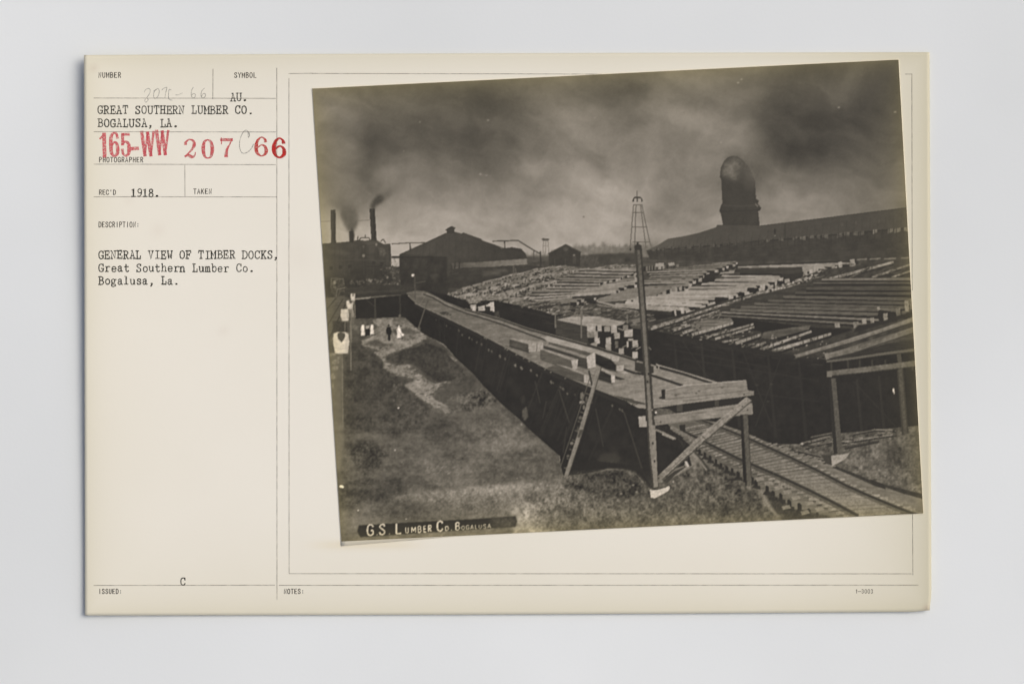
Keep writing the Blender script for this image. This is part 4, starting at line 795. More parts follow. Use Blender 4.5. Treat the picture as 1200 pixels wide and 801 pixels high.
# barrels on the walkway posts
def barrel(pts, notch, v, lab, px, y0, y1):
    b = part('white_barrel', None, lab); s = part('post', b)
    line([(px,y0),(px+.8,y1)], 1.3, 104, s)
    poly(pts, v, b, 'fine', 5, soft=.25)
    cx = sum(p[0] for p in pts)/len(pts)
    poly([(x_ if x_ < cx else cx, y_) for x_, y_ in pts], v-14, b, alpha=.35, soft=.8)
    xs_ = [q[0] for q in pts]; ys_ = [q[1] for q in pts]; x0_, x1_, y0_, y1_ = min(xs_), max(xs_), min(ys_), max(ys_)
    poly([(x1_-(x1_-x0_)*.22,y0_),(x1_,y0_),(x1_,y1_),(x1_-(x1_-x0_)*.28,y1_)], v-60, b, alpha=.4, soft=.7)
    for fy in (.34, .72): line([(x0_+.8,y0_+(y1_-y0_)*fy),((x0_+x1_)/2,y0_+(y1_-y0_)*(fy+.04)),(x1_-.8,y0_+(y1_-y0_)*fy)], .8, v-46, b, alpha=.45)
    line([(x0_+1.2,y1_-.4),(x1_-1.2,y1_-.4)], 1, v-80, b, alpha=.7)
    if notch: poly(notch, 74, b, soft=.3)
barrel([(411.2,344),(416,344),(416.2,348),(415.4,352.4),(412,352.4),(411,348)], [(412.4,344.4),(415,344.4),(413.8,347.6)], 205, 'smallest barrel, farthest away', 415.4, 352, 372)
barrel([(405.8,352.4),(410,351.8),(413,354.6),(413,359),(411.6,362.6),(407.6,361.6),(406,357)], [(409,352),(412.4,353),(411.6,355.8),(409.4,354.6)], 200, 'second barrel from the far end', 411.2, 362, 401)
barrel([(399.8,362.2),(408,362),(409.2,368),(408.2,375.6),(401.6,376.4),(399,370)], None, 190, 'second nearest barrel', 410.6, 376, 434)
barrel([(391,390.6),(395.4,389),(405,389),(408,391),(409.4,400),(407.6,413.4),(400,414.6),(393,414),(390.4,401)], [(395.4,390.6),(399,388.8),(404.4,390.4),(404.2,395.6),(400.4,401),(396,397)], 208, 'largest and nearest barrel', 401, 414.6, 500)
# lamp
lm = part('street_lamp'); line([(486,324),(486.6,351)], 1.1, 80, lm); disc(483.8, 322.4, 1.7, 1.6, 205, lm, soft=.4); line([(486.6,331.6),(499,329.4)], .9, 88, lm, alpha=.8)
# people
def woman(x, y, s, lab, arm=0):
    p = part('person', None, lab)
    poly([(x-1.2*s,y-6.4*s),(x+1.2*s,y-6.4*s),(x+2.1*s,y-3*s),(x+1.6*s,y-.5*s),(x+2.2*s,y+3*s),(x+2.7*s,y+7*s),(x-2.5*s,y+7*s),(x-1.9*s,y+2*s),(x-1.4*s,y-1*s),(x-2*s,y-3.4*s)], 214, p, 'fine', 10, soft=.35)
    line([(x-1.7*s,y-3.6*s),(x-2.3*s,y),(x-1.2*s,y+1.6*s)], 1, 196, p); line([(x+.4*s,y),(x+.9*s,y+6.6*s)], .8, 176, p, alpha=.8); line([(x-1*s,y+1*s),(x-1.2*s,y+6.6*s)], .7, 184, p, alpha=.7); disc(x-.1*s, y-6.6*s, .9*s, .9*s, 168, p)
    h = part('hair', p); disc(x, y-7.6*s, 1.2*s, 1.2*s, 72, h)
    if arm: line([(x+1.4*s,y-3*s),(x+2.6*s,y+.6*s),(x+4.4*s,y+2.6*s)], 1.5, 210, p); disc(x+4.6*s, y+2.8*s, 1.5, 1.3, 215, p); line([(x-1.4*s,y-4*s),(x-3.4*s,y-2.4*s)], 1.3, 170, p); disc(x, y-7.4*s, 1, 1.3, 190, p)
    line([(x-1*s,y+7.6*s),(x+5*s,y+7.2*s)], 1.2, 54, gnd, .6)
    return p
woman(425.2, 386.4, .95, 'woman in white, left of the close group')
mm = part('person', None, 'figure in dark skirt between two women in white')
disc(430.8, 379.6, 1.2, 1.3, 66, mm); poly([(428.6,382),(433,381.8),(433.6,386),(433.4,393),(428.2,393.2),(427.8,386)], 42, mm); poly([(428.8,381.4),(432.8,381.2),(433.2,384.6),(428.6,385)], 148, mm)
woman(436, 385.6, .88, 'woman in white, right of the close group')
mn = part('person', None, 'man in a dark suit standing alone')
disc(455.4, 381.2, 1.2, 1.5, 50, mn); poly([(453.4,383),(457.4,382.8),(459,387),(458.6,391),(457.4,392.4),(457.4,398.4),(455.8,398.6),(455.4,393.4),(454.8,398.6),(455.2,392.6),(453,390.6),(452.4,387)], 40, mn)
poly([(454.4,392),(457.6,392),(457.4,399),(454.8,399)], 42, mn)
woman(467.6, 389.4, .95, 'woman in a long white dress holding her skirt', 1)
# caption strip scratched into the plate
cs = part('caption_strip')
poly([(420.6,615),(480,611.6),(560,607.4),(604,604.2),(606,610),(604,617),(560,619.6),(480,625),(422,629),(418.6,622)], 44, cs, 'mid', 2, 1, soft=.5)
poly([(574,606),(605,604),(606,617),(578,619)], 70, gnd, 'clump', 6, .75, soft=2.4)
wr = part('caption_writing', cs)
def cap_text(strokes, x, y, w, h, wd, v):
    for kind, pts in strokes:
        pp = smooth(pts) if kind == 'c' else pts
        line([(x+q[0]/6*w, y-q[1]/8*h-q[0]/6*w*.055) for q in pp], wd, v, wr)
xx = 429.6
for ch, w, h, wd, gapx in (('G',8.5,12.6,1.6,2.4),('.',3,8,1.2,.4),('S',8,12,1.7,3.2),('.',3,8,1,4.6),('L',8.4,12,1.8,3.6),('U',4.6,6.6,1.1,2.6),('M',5.6,6.6,1.1,1.8),('B',4.8,7,1.2,1.6),('E',4.2,6.8,1.2,1.6),('R',4.4,7.4,1.3,5.8),('C',7.6,11.6,1.8,2),('O',4.6,5,1,1.8),('.',3,6,1,2.6),('B',6,8.6,1.2,1.4),('O',4,4.4,.9,1.2),('G',4,4.6,.9,1.2),('A',4,4.6,.9,1),('L',3.6,4.6,.9,1.2),('U',4,4.4,.9,1.2),('S',3.8,4.6,.9,1.2),('A',4.4,4.8,.9,1)):
    yb = 627-(xx-430)*.062
    cap_text(SANS[ch], xx, yb, w, h, wd, 205 if xx < 545 else 178); xx += w+gapx

_hz = np.clip((335-PY_)/30, 0, 1)*np.where((ID == sky) | (ID == smk) | (ID == smk2), 0, 1); V = V+_hz*np.clip(78-V, 0, 40)*.28
_k = np.exp(-(((PX_-628)*.35+(PY_-594)*.94)/9)**2)*np.exp(-((PX_-612)/52)**2)+.8*np.exp(-(((PX_-632)*.88-(PY_-604)*.48)/12)**2)*np.exp(-((PY_-606)/16)**2)+.7*np.exp(-((PY_-(584-(PX_-440)*.075))/6)**2)*np.exp(-((PX_-540)/90)**2)
V = V+_k*np.where((ID == gnd) | (ID == md), 1, 0)*np.clip((V-50)/40, 0, 1)*(26+10*T_clump)
_k = np.exp(-((PX_-590)/60)**2-((PY_-505)/34)**2)*np.where(ID == gnd, 1, 0); V = V+_k*(8+8*T_clump)
V = V+np.where((ID == tr) | (ID == tie), 1, 0)*np.clip((PX_-840)/160, 0, 1)*np.clip((V-60)/40, 0, 1)*12
_st = np.isin(ID, [i+1 for i, q in enumerate(PARTS) if q[0] in ('timber_stack', 'skid_rails', 'squared_timber')])
V = V+_st*np.clip((V-88)/30, 0, 1)*13
V = V+(ID == path)*np.clip((V-85)/20, 0, 1)*9
# --- dust, grain, edge silvering
for x, y, v in ((563,204,140),(570,205.5,130),(572,141,135),(697,138,132),(492,143,118),(865,97,150),(869,93,140),(983,126,140),(1049,131.4,150),(845,167,140),(684,254,90),(473,177,104),(1051,109,60)):
    disc(x, y, 1.6 if v > 120 else 1, .8, v, None, soft=.4, alpha=.8)
line([(560,204.6),(576,206)], .8, 124, None, alpha=.4)
_w = np.clip((V-44)/70, 0, 1.2)*np.where((ID == sky) | (ID == smk) | (ID == smk2) | (ID == ID_keep) | (ID == bur), .12, 1)
_w = np.where((ID == lon) | (ID == lrf) | (ID == roof) | (ID == mill), .4*_w, _w)
_g = np.where((ID == gnd) | (ID == path), .27, np.where((ID == md) | (ID == gr2), .6, 1))
_pale = fbm(W2, H2, 120, 351, 6, sy=44, gain=.62); _pale = np.clip((_pale+.02)*4, 0, 1)*np.clip((PY_-440)/70, 0, 1)*(ID == gnd)*np.clip((V-60)/14, 0, 1)
V = V+12*blur(_pale.astype(np.float32), 1.2)
_g = np.where((ID == tre) | (ID == lg) | (ID == lg2) | (ID == lg3) | (ID == pst) | (ID == pole), .5, _g)
V = V+_w*_g*(8*T_clump+7*T_fine+7*fbm(W2, H2, 22, 331, 5, sy=9))
V += 2.6*fbm(W2, H2, 2.4, 201, 2)+1.6*(rng.rand(H2, W2)-.5)*2+3*fbm(W2, H2, 130, 207, 3)
V = blur(V, .8); V = V+.35*(V-blur(V, 2.6))
# nearest print edge, for the yellowed rim
QC = [(366,104),(1053,70),(1082,601),(400,634)]
def edist(x, y):
    d = np.full(x.shape, 1e9, np.float32)
    for i in range(4):
        (ax, ay), (bx, by) = QC[i], QC[(i+1) % 4]; L = math.hypot(bx-ax, by-ay)
        d = np.minimum(d, np.abs((bx-ax)*(y-ay)-(by-ay)*(x-ax))/L*(1. if i != 1 else 1.2))
    return d
ED = edist(PX_, PY_)
rim = np.exp(-ED/16.)*.9+.35*np.exp(-ED/50.)
_rs = fbm(W2, H2, 60, 441, 4)*.5+1
_rim2 = np.clip(np.exp(-ED/9.)*_rs, 0, 1)
V = V*(1-.10*rim-.16*_rim2)+118*.10*rim+128*.16*_rim2+3*rim
V = np.where(V > 60, 60+(V-60)*1.07, V)
RGB = np.stack([V*(1.042+.022*rim), V*(.992+.005*rim), V*(.868+.045*np.clip((V-90)/90,0,1)+.03*np.clip((60-V)/20,0,1)-.10*rim)], -1)
# ---------------------------------------------------------------- geometry helpers
def lin(c):
    c = np.clip(np.asarray(c, np.float64)/255., 0, 1)
    return np.where(c <= .04045, c/12.92, ((c+.055)/1.055)**2.4)
CX0, CX1, CY0, CY1 = 98., 1091., 62.5, 720.
TH = .0004                                       # card thickness
def lift(x, y):
    """height of the card's upper face above the sheet: old card, gently curled at its edges"""
    u = (x-CX0)/(CX1-CX0); v = (y-CY0)/(CY1-CY0)
    l = .0050*np.exp(-np.clip(u, 0, 1)/.085)*(.26+.74*np.clip(1-v, 0, 1)**1.1)
    r = .0011*np.exp(-np.clip(1-u, 0, 1)/.04)*(.45+.75*np.clip(v, 0, 1)**3)
    b = .0007*np.exp(-np.clip(1-v, 0, 1)/.05)
    wv = .00022*np.sin(5*u+1)*np.sin(3.4*v+.4)
    return TH+.0002+l+r+b+np.maximum(wv, -.0001)+.0001
def place(x, y, dz=0.):
    """photograph pixel -> point on the card"""
    x = np.asarray(x, np.float64); y = np.asarray(y, np.float64); z = lift(x, y)+dz
    k = 1-z/CAM_H                                # true size of what stands a little nearer to the lens
    return np.stack([(x-600)*S*k, (400.5-y)*S*k, z], -1)
def new_obj(name, me, mat, parent=None):
    o = bpy.data.objects.new(name, me); scene.collection.objects.link(o)
    if mat: me.materials.append(mat)
    if parent: o.parent = parent
    return o
def mesh_np(name, co, quads):
    me = bpy.data.meshes.new(name); co = np.ascontiguousarray(co, np.float32); q = np.ascontiguousarray(quads, np.int32)
    me.vertices.add(len(co)); me.vertices.foreach_set('co', co.ravel())
    me.loops.add(q.size); me.loops.foreach_set('vertex_index', q.ravel())
    me.polygons.add(len(q)); me.polygons.foreach_set('loop_start', np.arange(0, q.size, 4, dtype=np.int32))
    me.update(calc_edges=True); return me
def color_attr(me, rgb):
    a = me.color_attributes.new('tone', 'FLOAT_COLOR', 'POINT')
    c = np.ones((len(rgb), 4), np.float32); c[:, :3] = rgb; a.data.foreach_set('color', c.ravel())
def nodes(name, rough=.6, spec=.25):
    m = bpy.data.materials.new(name); m.use_nodes = True; t = m.node_tree; b = t.nodes['Principled BSDF']
    b.inputs['Roughness'].default_value = rough; b.inputs['Specular IOR Level'].default_value = spec
    return m, t, b

# ---------------------------------------------------------------- materials
def paper_mat(name, col, col2, scale, amt, rough, fibre=.0):
    m, t, b = nodes(name, rough, .2)
    tc = t.nodes.new('ShaderNodeTexCoord'); n = t.nodes.new('ShaderNodeTexNoise'); n.inputs['Scale'].default_value = scale; n.inputs['Detail'].default_value = 5
    r = t.nodes.new('ShaderNodeValToRGB'); r.color_ramp.elements[0].position = .5-amt; r.color_ramp.elements[1].position = .5+amt
    r.color_ramp.elements[0].color = (*lin(col), 1); r.color_ramp.elements[1].color = (*lin(col2), 1)
    t.links.new(tc.outputs['Object'], n.inputs['Vector']); t.links.new(n.outputs['Fac'], r.inputs['Fac']); t.links.new(r.outputs[0], b.inputs['Base Color'])
    n2 = t.nodes.new('ShaderNodeTexNoise'); n2.inputs['Scale'].default_value = 900; n2.inputs['Detail'].default_value = 3; t.links.new(tc.outputs['Object'], n2.inputs['Vector'])
    bp = t.nodes.new('ShaderNodeBump'); bp.inputs['Strength'].default_value = .12; bp.inputs['Distance'].default_value = .0002
    t.links.new(n2.outputs['Fac'], bp.inputs['Height']); t.links.new(bp.outputs[0], b.inputs['Normal'])
    return m
def attr_mat(name, rough, spec, bump=.1, mottled=0):
    m, t, b = nodes(name, rough, spec)
    a = t.nodes.new('ShaderNodeAttribute'); a.attribute_name = 'tone'
    tc = t.nodes.new('ShaderNodeTexCoord'); n2 = t.nodes.new('ShaderNodeTexNoise'); n2.inputs['Scale'].default_value = 1100; n2.inputs['Detail'].default_value = 3
    t.links.new(tc.outputs['Object'], n2.inputs['Vector'])
    bp = t.nodes.new('ShaderNodeBump'); bp.inputs['Strength'].default_value = bump; bp.inputs['Distance'].default_value = .0002
    t.links.new(n2.outputs['Fac'], bp.inputs['Height']); t.links.new(bp.outputs[0], b.inputs['Normal'])
    if mottled:
        n = t.nodes.new('ShaderNodeTexNoise'); n.inputs['Scale'].default_value = 60; n.inputs['Detail'].default_value = 7; n.inputs['Roughness'].default_value = .7; t.links.new(tc.outputs['Object'], n.inputs['Vector'])
        mr = t.nodes.new('ShaderNodeMapRange'); mr.inputs['To Min'].default_value = 1-mottled; mr.inputs['To Max'].default_value = 1+mottled; t.links.new(n.outputs['Fac'], mr.inputs['Value'])
        vm = t.nodes.new('ShaderNodeVectorMath'); vm.operation = 'SCALE'; t.links.new(a.outputs['Color'], vm.inputs[0]); t.links.new(mr.outputs[0], vm.inputs['Scale']); t.links.new(vm.outputs[0], b.inputs['Base Color'])
    else: t.links.new(a.outputs['Color'], b.inputs['Base Color'])
    return m
def ink_mat(name, col, cover=.9, wear=.5, scale=1500):
    """ink that has soaked unevenly into the card: the paper shows through where it is thin"""
    m, t, b = nodes(name, .7, .1); b.inputs['Base Color'].default_value = (*lin(col), 1)
    tc = t.nodes.new('ShaderNodeTexCoord'); n = t.nodes.new('ShaderNodeTexNoise'); n.inputs['Scale'].default_value = scale; n.inputs['Detail'].default_value = 4
    mr = t.nodes.new('ShaderNodeMapRange'); mr.inputs['From Min'].default_value = .35; mr.inputs['From Max'].default_value = .62
    mr.inputs['To Min'].default_value = cover*(1-wear); mr.inputs['To Max'].default_value = cover
    t.links.new(tc.outputs['Object'], n.inputs['Vector']); t.links.new(n.outputs['Fac'], mr.inputs['Value']); t.links.new(mr.outputs[0], b.inputs['Alpha'])
    return m
M_sheet = paper_mat('white_sheet', (212,215,212), (226,229,226), 4, .2, .8)  # mottled tones stand in for uneven light across the sheet
M_card = attr_mat('card_stock', .75, .15, .10, .012)
M_edge = paper_mat('card_edge', (206,196,172), (216,206,184), 60, .3, .9)
M_print = attr_mat('gelatin_print', .45, .12, .03)
M_back = paper_mat('print_paper', (222,212,184), (228,219,194), 90, .3, .7)
I_rule = ink_mat('grey_rule_ink', (104,96,84), .62, .45, 400)
I_label = ink_mat('form_label_ink', (78,74,66), .9, .12)
I_type = ink_mat('typewriter_ink', (52,52,44), .95, .36, 1300)
I_pale = ink_mat('pale_stamp_ink', (208,84,92), .8, .6, 1500)
I_mid = ink_mat('mid_stamp_ink', (202,74,80), .8, .5, 1500)
I_red = ink_mat('dark_stamp_ink', (192,44,40), .88, .5, 1500)
I_penc = ink_mat('pencil_lead', (96,96,92), .62, .8, 2600)

# ---------------------------------------------------------------- the sheet below
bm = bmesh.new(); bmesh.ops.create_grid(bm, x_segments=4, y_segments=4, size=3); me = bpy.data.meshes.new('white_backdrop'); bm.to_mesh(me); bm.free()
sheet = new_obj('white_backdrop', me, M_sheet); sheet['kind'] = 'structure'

# ---------------------------------------------------------------- the card
NXC, NYC = 248, 164
uu, vv = np.meshgrid(np.linspace(0, 1, NXC+1), np.linspace(0, 1, NYC+1))
def card_px(u, v):
    tl, tr_, br, bl = (98.4,64.6), (1089.4,61.4), (1091.6,716.2), (99.4,720.6)
    x = (tl[0]*(1-u)+tr_[0]*u)*(1-v)+(bl[0]*(1-u)+br[0]*u)*v
    y = (tl[1]*(1-u)+tr_[1]*u)*(1-v)+(bl[1]*(1-u)+br[1]*u)*v
    y = y+np.sin(u*math.pi)*(-.5*(1-v)+1.0*v)
    # rubbed corners
    cr = np.exp(-((1-u)*70)**2-((1-v)*50)**2)*2.0; return x-cr, y-cr*.8
cx_, cy_ = card_px(uu, vv)
top = place(cx_, cy_).reshape(-1, 3); bot = top.copy(); bot[:, 2] -= TH
n1 = NXC+1; idx = np.arange((NXC+1)*(NYC+1)).reshape(NYC+1, n1); N0 = idx.size
q = np.stack([idx[1:, :-1], idx[1:, 1:], idx[:-1, 1:], idx[:-1, :-1]], -1).reshape(-1, 4)
qb = q[:, ::-1]+N0
ring = np.concatenate([idx[0, :], idx[1:, -1], idx[-1, -2::-1], idx[-2:0:-1, 0]]); rn = np.roll(ring, -1)
qs = np.stack([ring, rn, rn+N0, ring+N0], -1)
me = mesh_np('archive_card', np.concatenate([top, bot]), np.concatenate([q, qb, qs]))
# cream card yellowed towards the handled edges, light falloff painted into the right margin
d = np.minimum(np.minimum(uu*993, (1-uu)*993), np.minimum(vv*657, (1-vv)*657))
age_falloff = .42*np.exp(-d/14)+.40*np.exp(-d/60)+.55*np.clip((uu-.80)/.2, 0, 1)**1.3+.30*np.clip(1-uu/.25, 0, 1)*np.clip(1-vv/.5, 0, 1)+.14*np.clip((vv-.8)/.2, 0, 1)
age_falloff = np.clip(age_falloff+.12*(fbm(NXC+1, NYC+1, 60, 501, 4)), 0, 1.3)[..., None]
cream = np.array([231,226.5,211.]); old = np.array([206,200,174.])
colc = cream*(1-age_falloff*.78)+old*age_falloff*.78
st = np.exp(-((cx_-430)/60.)**4)*np.exp(-((cy_-638)/5.)**2)*.35                       # glue stain below the print
colc = colc*(1-st[..., None])+np.array([214,198,158.])*st[..., None]
for sx_, sy_, r_, a_ in ((110,80,5,.12),(185,270,8,.05),(262,388,6,.05),(150,236,5,.04),(180,200,20,.03),(1086,712,4,.3),(350,300,20,.03)):
    g = np.exp(-(((cx_-sx_)/r_)**2+((cy_-sy_)/r_)**2))[..., None]*a_; colc = colc*(1-g)+np.array([150,120,100.])*g
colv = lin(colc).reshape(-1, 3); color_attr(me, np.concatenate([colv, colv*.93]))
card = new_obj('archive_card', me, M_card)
card['label'] = 'cream index card with typed caption and red stamped numbers, lying on a white sheet'
card['category'] = 'card'

# ---------------------------------------------------------------- ink on the card
class Ink:
    def __init__(self): self.v = []; self.q = []; self.k = 0
    def ribbon(self, pts, w, dens=True):
        """pts in photograph pixels, w one width or one per point"""
        if len(pts) == 2:
            L = math.dist(pts[0], pts[1]); n = max(1, int(L/8))
            ws = w if isinstance(w, (list, tuple)) else None
            if ws: w = [ws[0]+(ws[1]-ws[0])*i/n for i in range(n+1)]
            pts = [lerp(pts[0], pts[1], i/n) for i in range(n+1)]
        n = len(pts); ws = list(w) if isinstance(w, (list, tuple)) else [w]*n
        dz = 2.5e-5+(self.k % 7)*2.5e-6; self.k += 1; b0 = len(self.v)
        for i in range(n):
            a = pts[max(0, i-1)]; b = pts[min(n-1, i+1)]; dx, dy = b[0]-a[0], b[1]-a[1]; L = math.hypot(dx, dy) or 1
            m_ = 1.
            if 0 < i < n-1:
                d1 = math.atan2(pts[i][1]-a[1], pts[i][0]-a[0]); d2 = math.atan2(b[1]-pts[i][1], b[0]-pts[i][0]); m_ = min(1.6, 1/max(.3, abs(math.cos((d2-d1)/2))))
            nx, ny = -dy/L*ws[i]/2*m_, dx/L*ws[i]/2*m_; ex = ey = 0
            if i == 0: ex, ey = -dx/L*ws[i]*.35, -dy/L*ws[i]*.35
            if i == n-1: ex, ey = dx/L*ws[i]*.35, dy/L*ws[i]*.35
            self.v.append((pts[i][0]+nx+ex, pts[i][1]+ny+ey, dz)); self.v.append((pts[i][0]-nx+ex, pts[i][1]-ny+ey, dz))
            if i: j = b0+2*i; self.q.append((j-2, j, j+1, j-1))
    def build(self, name, mat, parent=None, label=None):
        a = np.array(self.v); co = place(a[:, 0], a[:, 1], a[:, 2])
        me = mesh_np(name, co, np.array(self.q)); o = new_obj(name, me, mat, parent or card)
        if label: o['label'] = label
        return o
trng = np.random.RandomState(3)
def write(ink, text, font, x, base, pitch, h, w, wd, slope=0., jit=.0):
    for i, ch in enumerate(text):
        if ch == ' ': continue
        jx, jy = trng.normal(0, jit), trng.normal(0, jit); wdj = wd*trng.uniform(.88, 1.12) if jit else wd
        for kind, pts in font[ch]:
            pp = smooth(pts, 4) if kind == 'c' else pts
            wk = wdj*(1.25 if ch in '.,' and font is TYPE else 1)
            ink.ribbon([(x+i*pitch+jx+p[0]/6*w, base+jy-p[1]/8*h+(i*pitch)*slope) for p in pp] if len(pp) > 2 or True else pp, wk)
rules = Ink()
for a, b in (((110,115),(323,115.4)),((110,154.4),(323,154.8)),((110,192.4),(323,193)),((110,230.6),(324,230.8)),((249.6,81),(249.4,116)),((216.6,194),(216.8,230)),
             ((324.4,80),(324.6,702)),((110,685.4),(322,685)),((327,685.2),(1076,685)),((338.4,86.4),(366,86)),((366,86.2),(705,87)),((1061,87),(1068.6,87)),
             ((338.6,92),(338.8,671)),((339,671.6),(1068,671.8)),((1068.6,87),(1069,340)),((1069.4,600),(1069.8,673))):
    rules.ribbon([a, b], .75)
rules.build('printed_rules', I_rule)
for text, x, y, p_, h, w_ in (('NUMBER',115.2,91,4.6,5.9,3.7),('SYMBOL',274.4,91,4.5,5.7,3.6),('PHOTOGRAPHER',116,190,4.4,5.6,3.5),("REC'D",116,228,4.1,5.4,3.4),('TAKEN',226.6,227,4.5,5.6,3.6),
                              ('DESCRIPTION:',115.4,266,4.05,5.9,3.3),('ISSUED:',115.4,695,4.05,5.4,3.2),('NOTES:',332.6,695,4.1,5.4,3.3)):
    lab = Ink(); write(lab, text, SANS, x, y, p_, h, w_, .95); lab.build('printed_heading', I_label)
lab = Ink(); write(lab, '1\u20143003', SANS, 1002.4, 694.6, 3.6, 4.6, 2.7, .6); lab.build('form_number', I_label)
for text, x, y in (('AU.',270,118.2),('GREAT SOUTHERN LUMBER CO.',114.4,133.3),('BOGALUSA, LA.',114.6,148.6),('1918.',153.2,230.2),('GENERAL VIEW OF TIMBER DOCKS,',115.2,302.8),
                   ('Great Southern Lumber Co.',115.6,318.2),('Bogalusa, La.',115.6,333)):
    pitch = 7.33 if len(text) > 6 else 6.9
    ty = Ink(); write(ty, text, TYPE, x, y, pitch, 8.9, 6.3, 1.32, 0, .17); ty.build('typed_line', I_type)
ty = Ink(); write(ty, 'C', TYPE, 211.4, 685, 7, 8.4, 6, 1.3); ty.build('typed_letter', I_type)
def stamp(ink, strokes, x, y, w, h, tilt=0.):
    for kind, pts in strokes:                     # pts carry a width: (x, y, width)
        pp = smooth(pts, 7) if kind == 'c' else pts
        if len(pp) == 2: pp = [tuple(pp[0][j]+(pp[1][j]-pp[0][j])*i/6 for j in range(3)) for i in range(7)]
        ink.ribbon([(x+p[0]/6*w+(p[1]/8)*tilt, y-p[1]/8*h) for p in pp], [p[2] for p in pp])
one = [s((4.6,0,4.6),(4.6,8,4.6)), s((1.2,6.4,2.2),(4.4,7.6,3))]
six = [c((5.2,6.4,3.4),(4.6,7.7,3),(3,8,2.6),(1.2,6.8,4),(.9,4,4.4),(1.2,1.2,4),(3,.1,2.6),(4.9,1,4),(5.2,2.6,4.2),(4.6,4.4,3.4),(3,4.8,2.4),(1.5,3.8,2.8))]
five = [s((5.3,7.5,3.2),(1.4,7.5,3.2)), s((1.3,7.6,3.6),(1.1,4,3.6)), c((1.1,4.2,2.6),(3,5,2.6),(4.9,4.2,4),(5.2,2.4,4.4),(4.8,.8,4),(3,.1,2.6),(1.2,.9,3),(.9,2.2,3.4))]
dub = [s((.4,8,4),(1.7,0,4)), s((1.7,0,2.4),(3,7.8,2.4)), s((3,7.8,4),(4.3,0,4)), s((4.3,0,2.4),(5.7,8,3))]
st_ = Ink()
stamp(st_, one, 116, 183.6, 8.6, 26.4, -.6); stamp(st_, six, 128.6, 183.2, 11, 27.2, -.6); stamp(st_, five, 142, 182.8, 10.8, 27, -.6)
st_.ribbon([(154.8,174.4),(161.4,173.8)], 4.2)
stamp(st_, dub, 165.4, 182, 15.8, 27.2, -.4); stamp(st_, dub, 182.6, 180.6, 15.4, 27, -.2)
st_.build('stamped_number', I_pale, None, 'pale pink stamp in tall condensed letters')
n2_ = [c((1,6,3.6),(1.2,6.8,2.6),(2.8,7.9,1.6),(4.6,7.2,3),(4.9,5.6,4),(4,3.8,2.8),(2.2,2,1.6),(.8,.7,1.6)), c((.8,.7,2.2),(2.2,1.2,3.4),(3.8,.5,3.6),(5,.9,1.8),(5.4,2.4,1.2))]
n0_ = [c((3,7.9,1.4),(1.5,7,3.2),(.9,4,4.4),(1.5,1,3.2),(3,.1,1.4),(4.5,1,3.2),(5.1,4,4.4),(4.5,7,3.2),(3,7.9,1.4))]
n7_ = [s((.7,7.2,3.4),(5.4,7.2,3.4)), s((.8,8,1.2),(.8,5.4,1.2)), c((5.4,7.4,1.4),(4.4,5.2,1.8),(3.2,3,3),(2.8,.3,4.4))]
n6_ = [c((4.8,6.2,3.8),(4.6,7,2.6),(3.2,7.9,1.5),(1.6,6.6,3),(.9,4,4.6),(1.3,1.4,3.8),(3,.1,1.6),(4.7,1,3.4),(5.1,2.5,4.2),(4.6,4,3),(3.2,4.7,1.5),(1.8,3.8,1.6))]
m_ = Ink(); stamp(m_, n2_, 215, 185.2, 15.6, 22, -.3); stamp(m_, n0_, 236, 185.6, 15.2, 22, -.3); stamp(m_, n7_, 257.6, 183.6, 16, 22, -.3)
m_.build('stamped_number', I_mid, None, 'rose red stamped numerals 207')
m_ = Ink(); stamp(m_, n6_, 297.8, 183, 16.8, 22.4, -.3); stamp(m_, n6_, 318.8, 185.2, 17.4, 23, -.3)
stamp(m_, n6_, 318.2, 184.4, 17.4, 23, -.3)
m_.build('stamped_number', I_red, None, 'darker red stamped numerals 66')
pc = Ink()
for p_ in ([(169.2,108),(170.6,105.4),(173.6,103.6),(176,105.4),(175.4,109.4),(172.6,113.6),(169.6,117.6),(171,120),(173.6,117),(172,115)], [(183.4,105),(180.6,108),(180,113),(182,115.6),(185.2,112.6),(186.6,107),(184.8,104),(180,107)],
           [(189.6,105.6),(192,103.6),(195.4,102.6),(194.4,108),(193.2,115)], [(200.6,105.6),(198.4,105),(197.6,109),(197.6,114.6),(199,117),(202,117.4)], [(205.6,111.4),(209,111.2),(213.6,109)],
           [(226.6,102.4),(224.6,106),(224.2,112),(226.4,115),(228.8,113),(228.4,110),(225.6,110.6),(224.6,112.6)], [(239.6,103.4),(236.4,107),(235.6,112.6),(238,115),(240.8,112.6),(240.2,109.8),(237.4,110.4),(236.4,113)]):
    pc.ribbon(smooth(p_, 5), .75)
pc.ribbon(smooth([(291,154),(292.4,158),(291,161),(290.6,155),(288,152.6),(284,156.6),(281,165),(281,174),(284,179.4),(288.6,179),(294,175),(297,169)], 6), .9)
pc.build('pencil_note', I_penc)

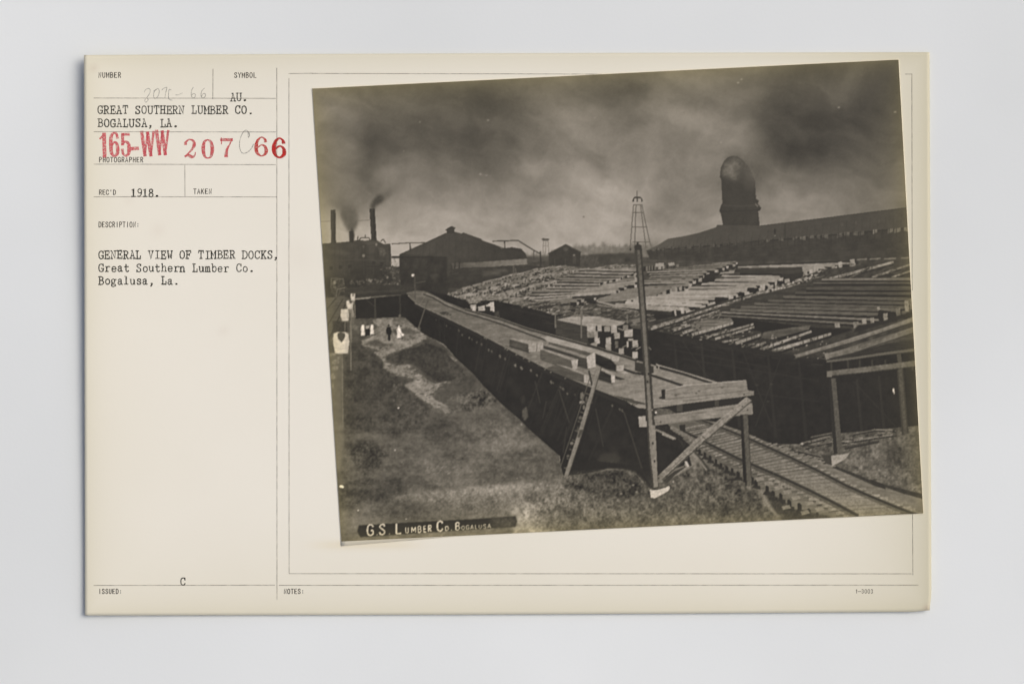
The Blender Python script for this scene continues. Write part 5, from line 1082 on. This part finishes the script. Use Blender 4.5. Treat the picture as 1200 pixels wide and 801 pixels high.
# ---------------------------------------------------------------- the mounted print
NU, NV = 700, 545
PZ = .00030
gu, gv = np.meshgrid(np.linspace(0, 1, NU+1), np.linspace(0, 1, NV+1))
def pxy(u, v):
    (a, b), (c_, d_), (e, f), (g_, h_) = QC
    return (a*(1-u)+c_*u)*(1-v)+(g_*(1-u)+e*u)*v, (b*(1-u)+d_*u)*(1-v)+(h_*(1-u)+f*u)*v
gx_, gy_ = pxy(gu, gv)
tone = np.stack([samp(RGB[..., j], (gx_-OX)*SS-.5, (gy_-OY)*SS-.5) for j in range(3)], -1)
tone = lin(tone).reshape(-1, 3)
P3 = place(gx_, gy_, PZ).reshape(-1, 3)
cu, cv = np.meshgrid((np.arange(NU)+.5)/NU, (np.arange(NV)+.5)/NV); px_, py_ = pxy(cu, cv)
cid = ID[np.clip(((py_-OY)*SS).astype(int), 0, H2-1), np.clip(((px_-OX)*SS).astype(int), 0, W2-1)].ravel()
gi = np.arange((NU+1)*(NV+1)).reshape(NV+1, NU+1)
Q = np.stack([gi[1:, :-1], gi[1:, 1:], gi[:-1, 1:], gi[:-1, :-1]], -1).reshape(-1, 4)
# paper base, a hair larger than the image
bu, bv = np.meshgrid(np.linspace(0, 1, 101), np.linspace(0, 1, 81))
bx_, by_ = pxy(bu, bv); bx_ = bx_+(bu-.5)*.8; by_ = by_+(bv-.5)*.8+(bv > .99)*np.clip(1-bu*5, 0, 1)*5
tp = place(bx_, by_, PZ-3e-5).reshape(-1, 3); bt = place(bx_, by_, 2e-5).reshape(-1, 3)
bi = np.arange(101*81).reshape(81, 101); NB = bi.size
q = np.stack([bi[1:, :-1], bi[1:, 1:], bi[:-1, 1:], bi[:-1, :-1]], -1).reshape(-1, 4)
ring = np.concatenate([bi[0, :], bi[1:, -1], bi[-1, -2::-1], bi[-2:0:-1, 0]]); rn = np.roll(ring, -1)
me = mesh_np('photographic_print', np.concatenate([tp, bt]), np.concatenate([q, q[:, ::-1]+NB, np.stack([ring, rn, rn+NB, ring+NB], -1)]))
prt = new_obj('photographic_print', me, M_back)
prt['label'] = 'old sepia-black photograph of a timber yard under smoke, mounted slightly crooked on the cream card'
prt['category'] = 'photograph'
made = {}
for k, (name, par, lb) in enumerate(PARTS, 1):
    qq = Q[cid == k]
    if len(qq) == 0: continue
    used, inv = np.unique(qq.ravel(), return_inverse=True)
    me = mesh_np(name, P3[used], inv.reshape(-1, 4)); color_attr(me, tone[used])
    o = new_obj(name, me, M_print, made.get(par, prt)); made[k] = o
    if lb: o['label'] = lb
print('parts of the print', len(made))
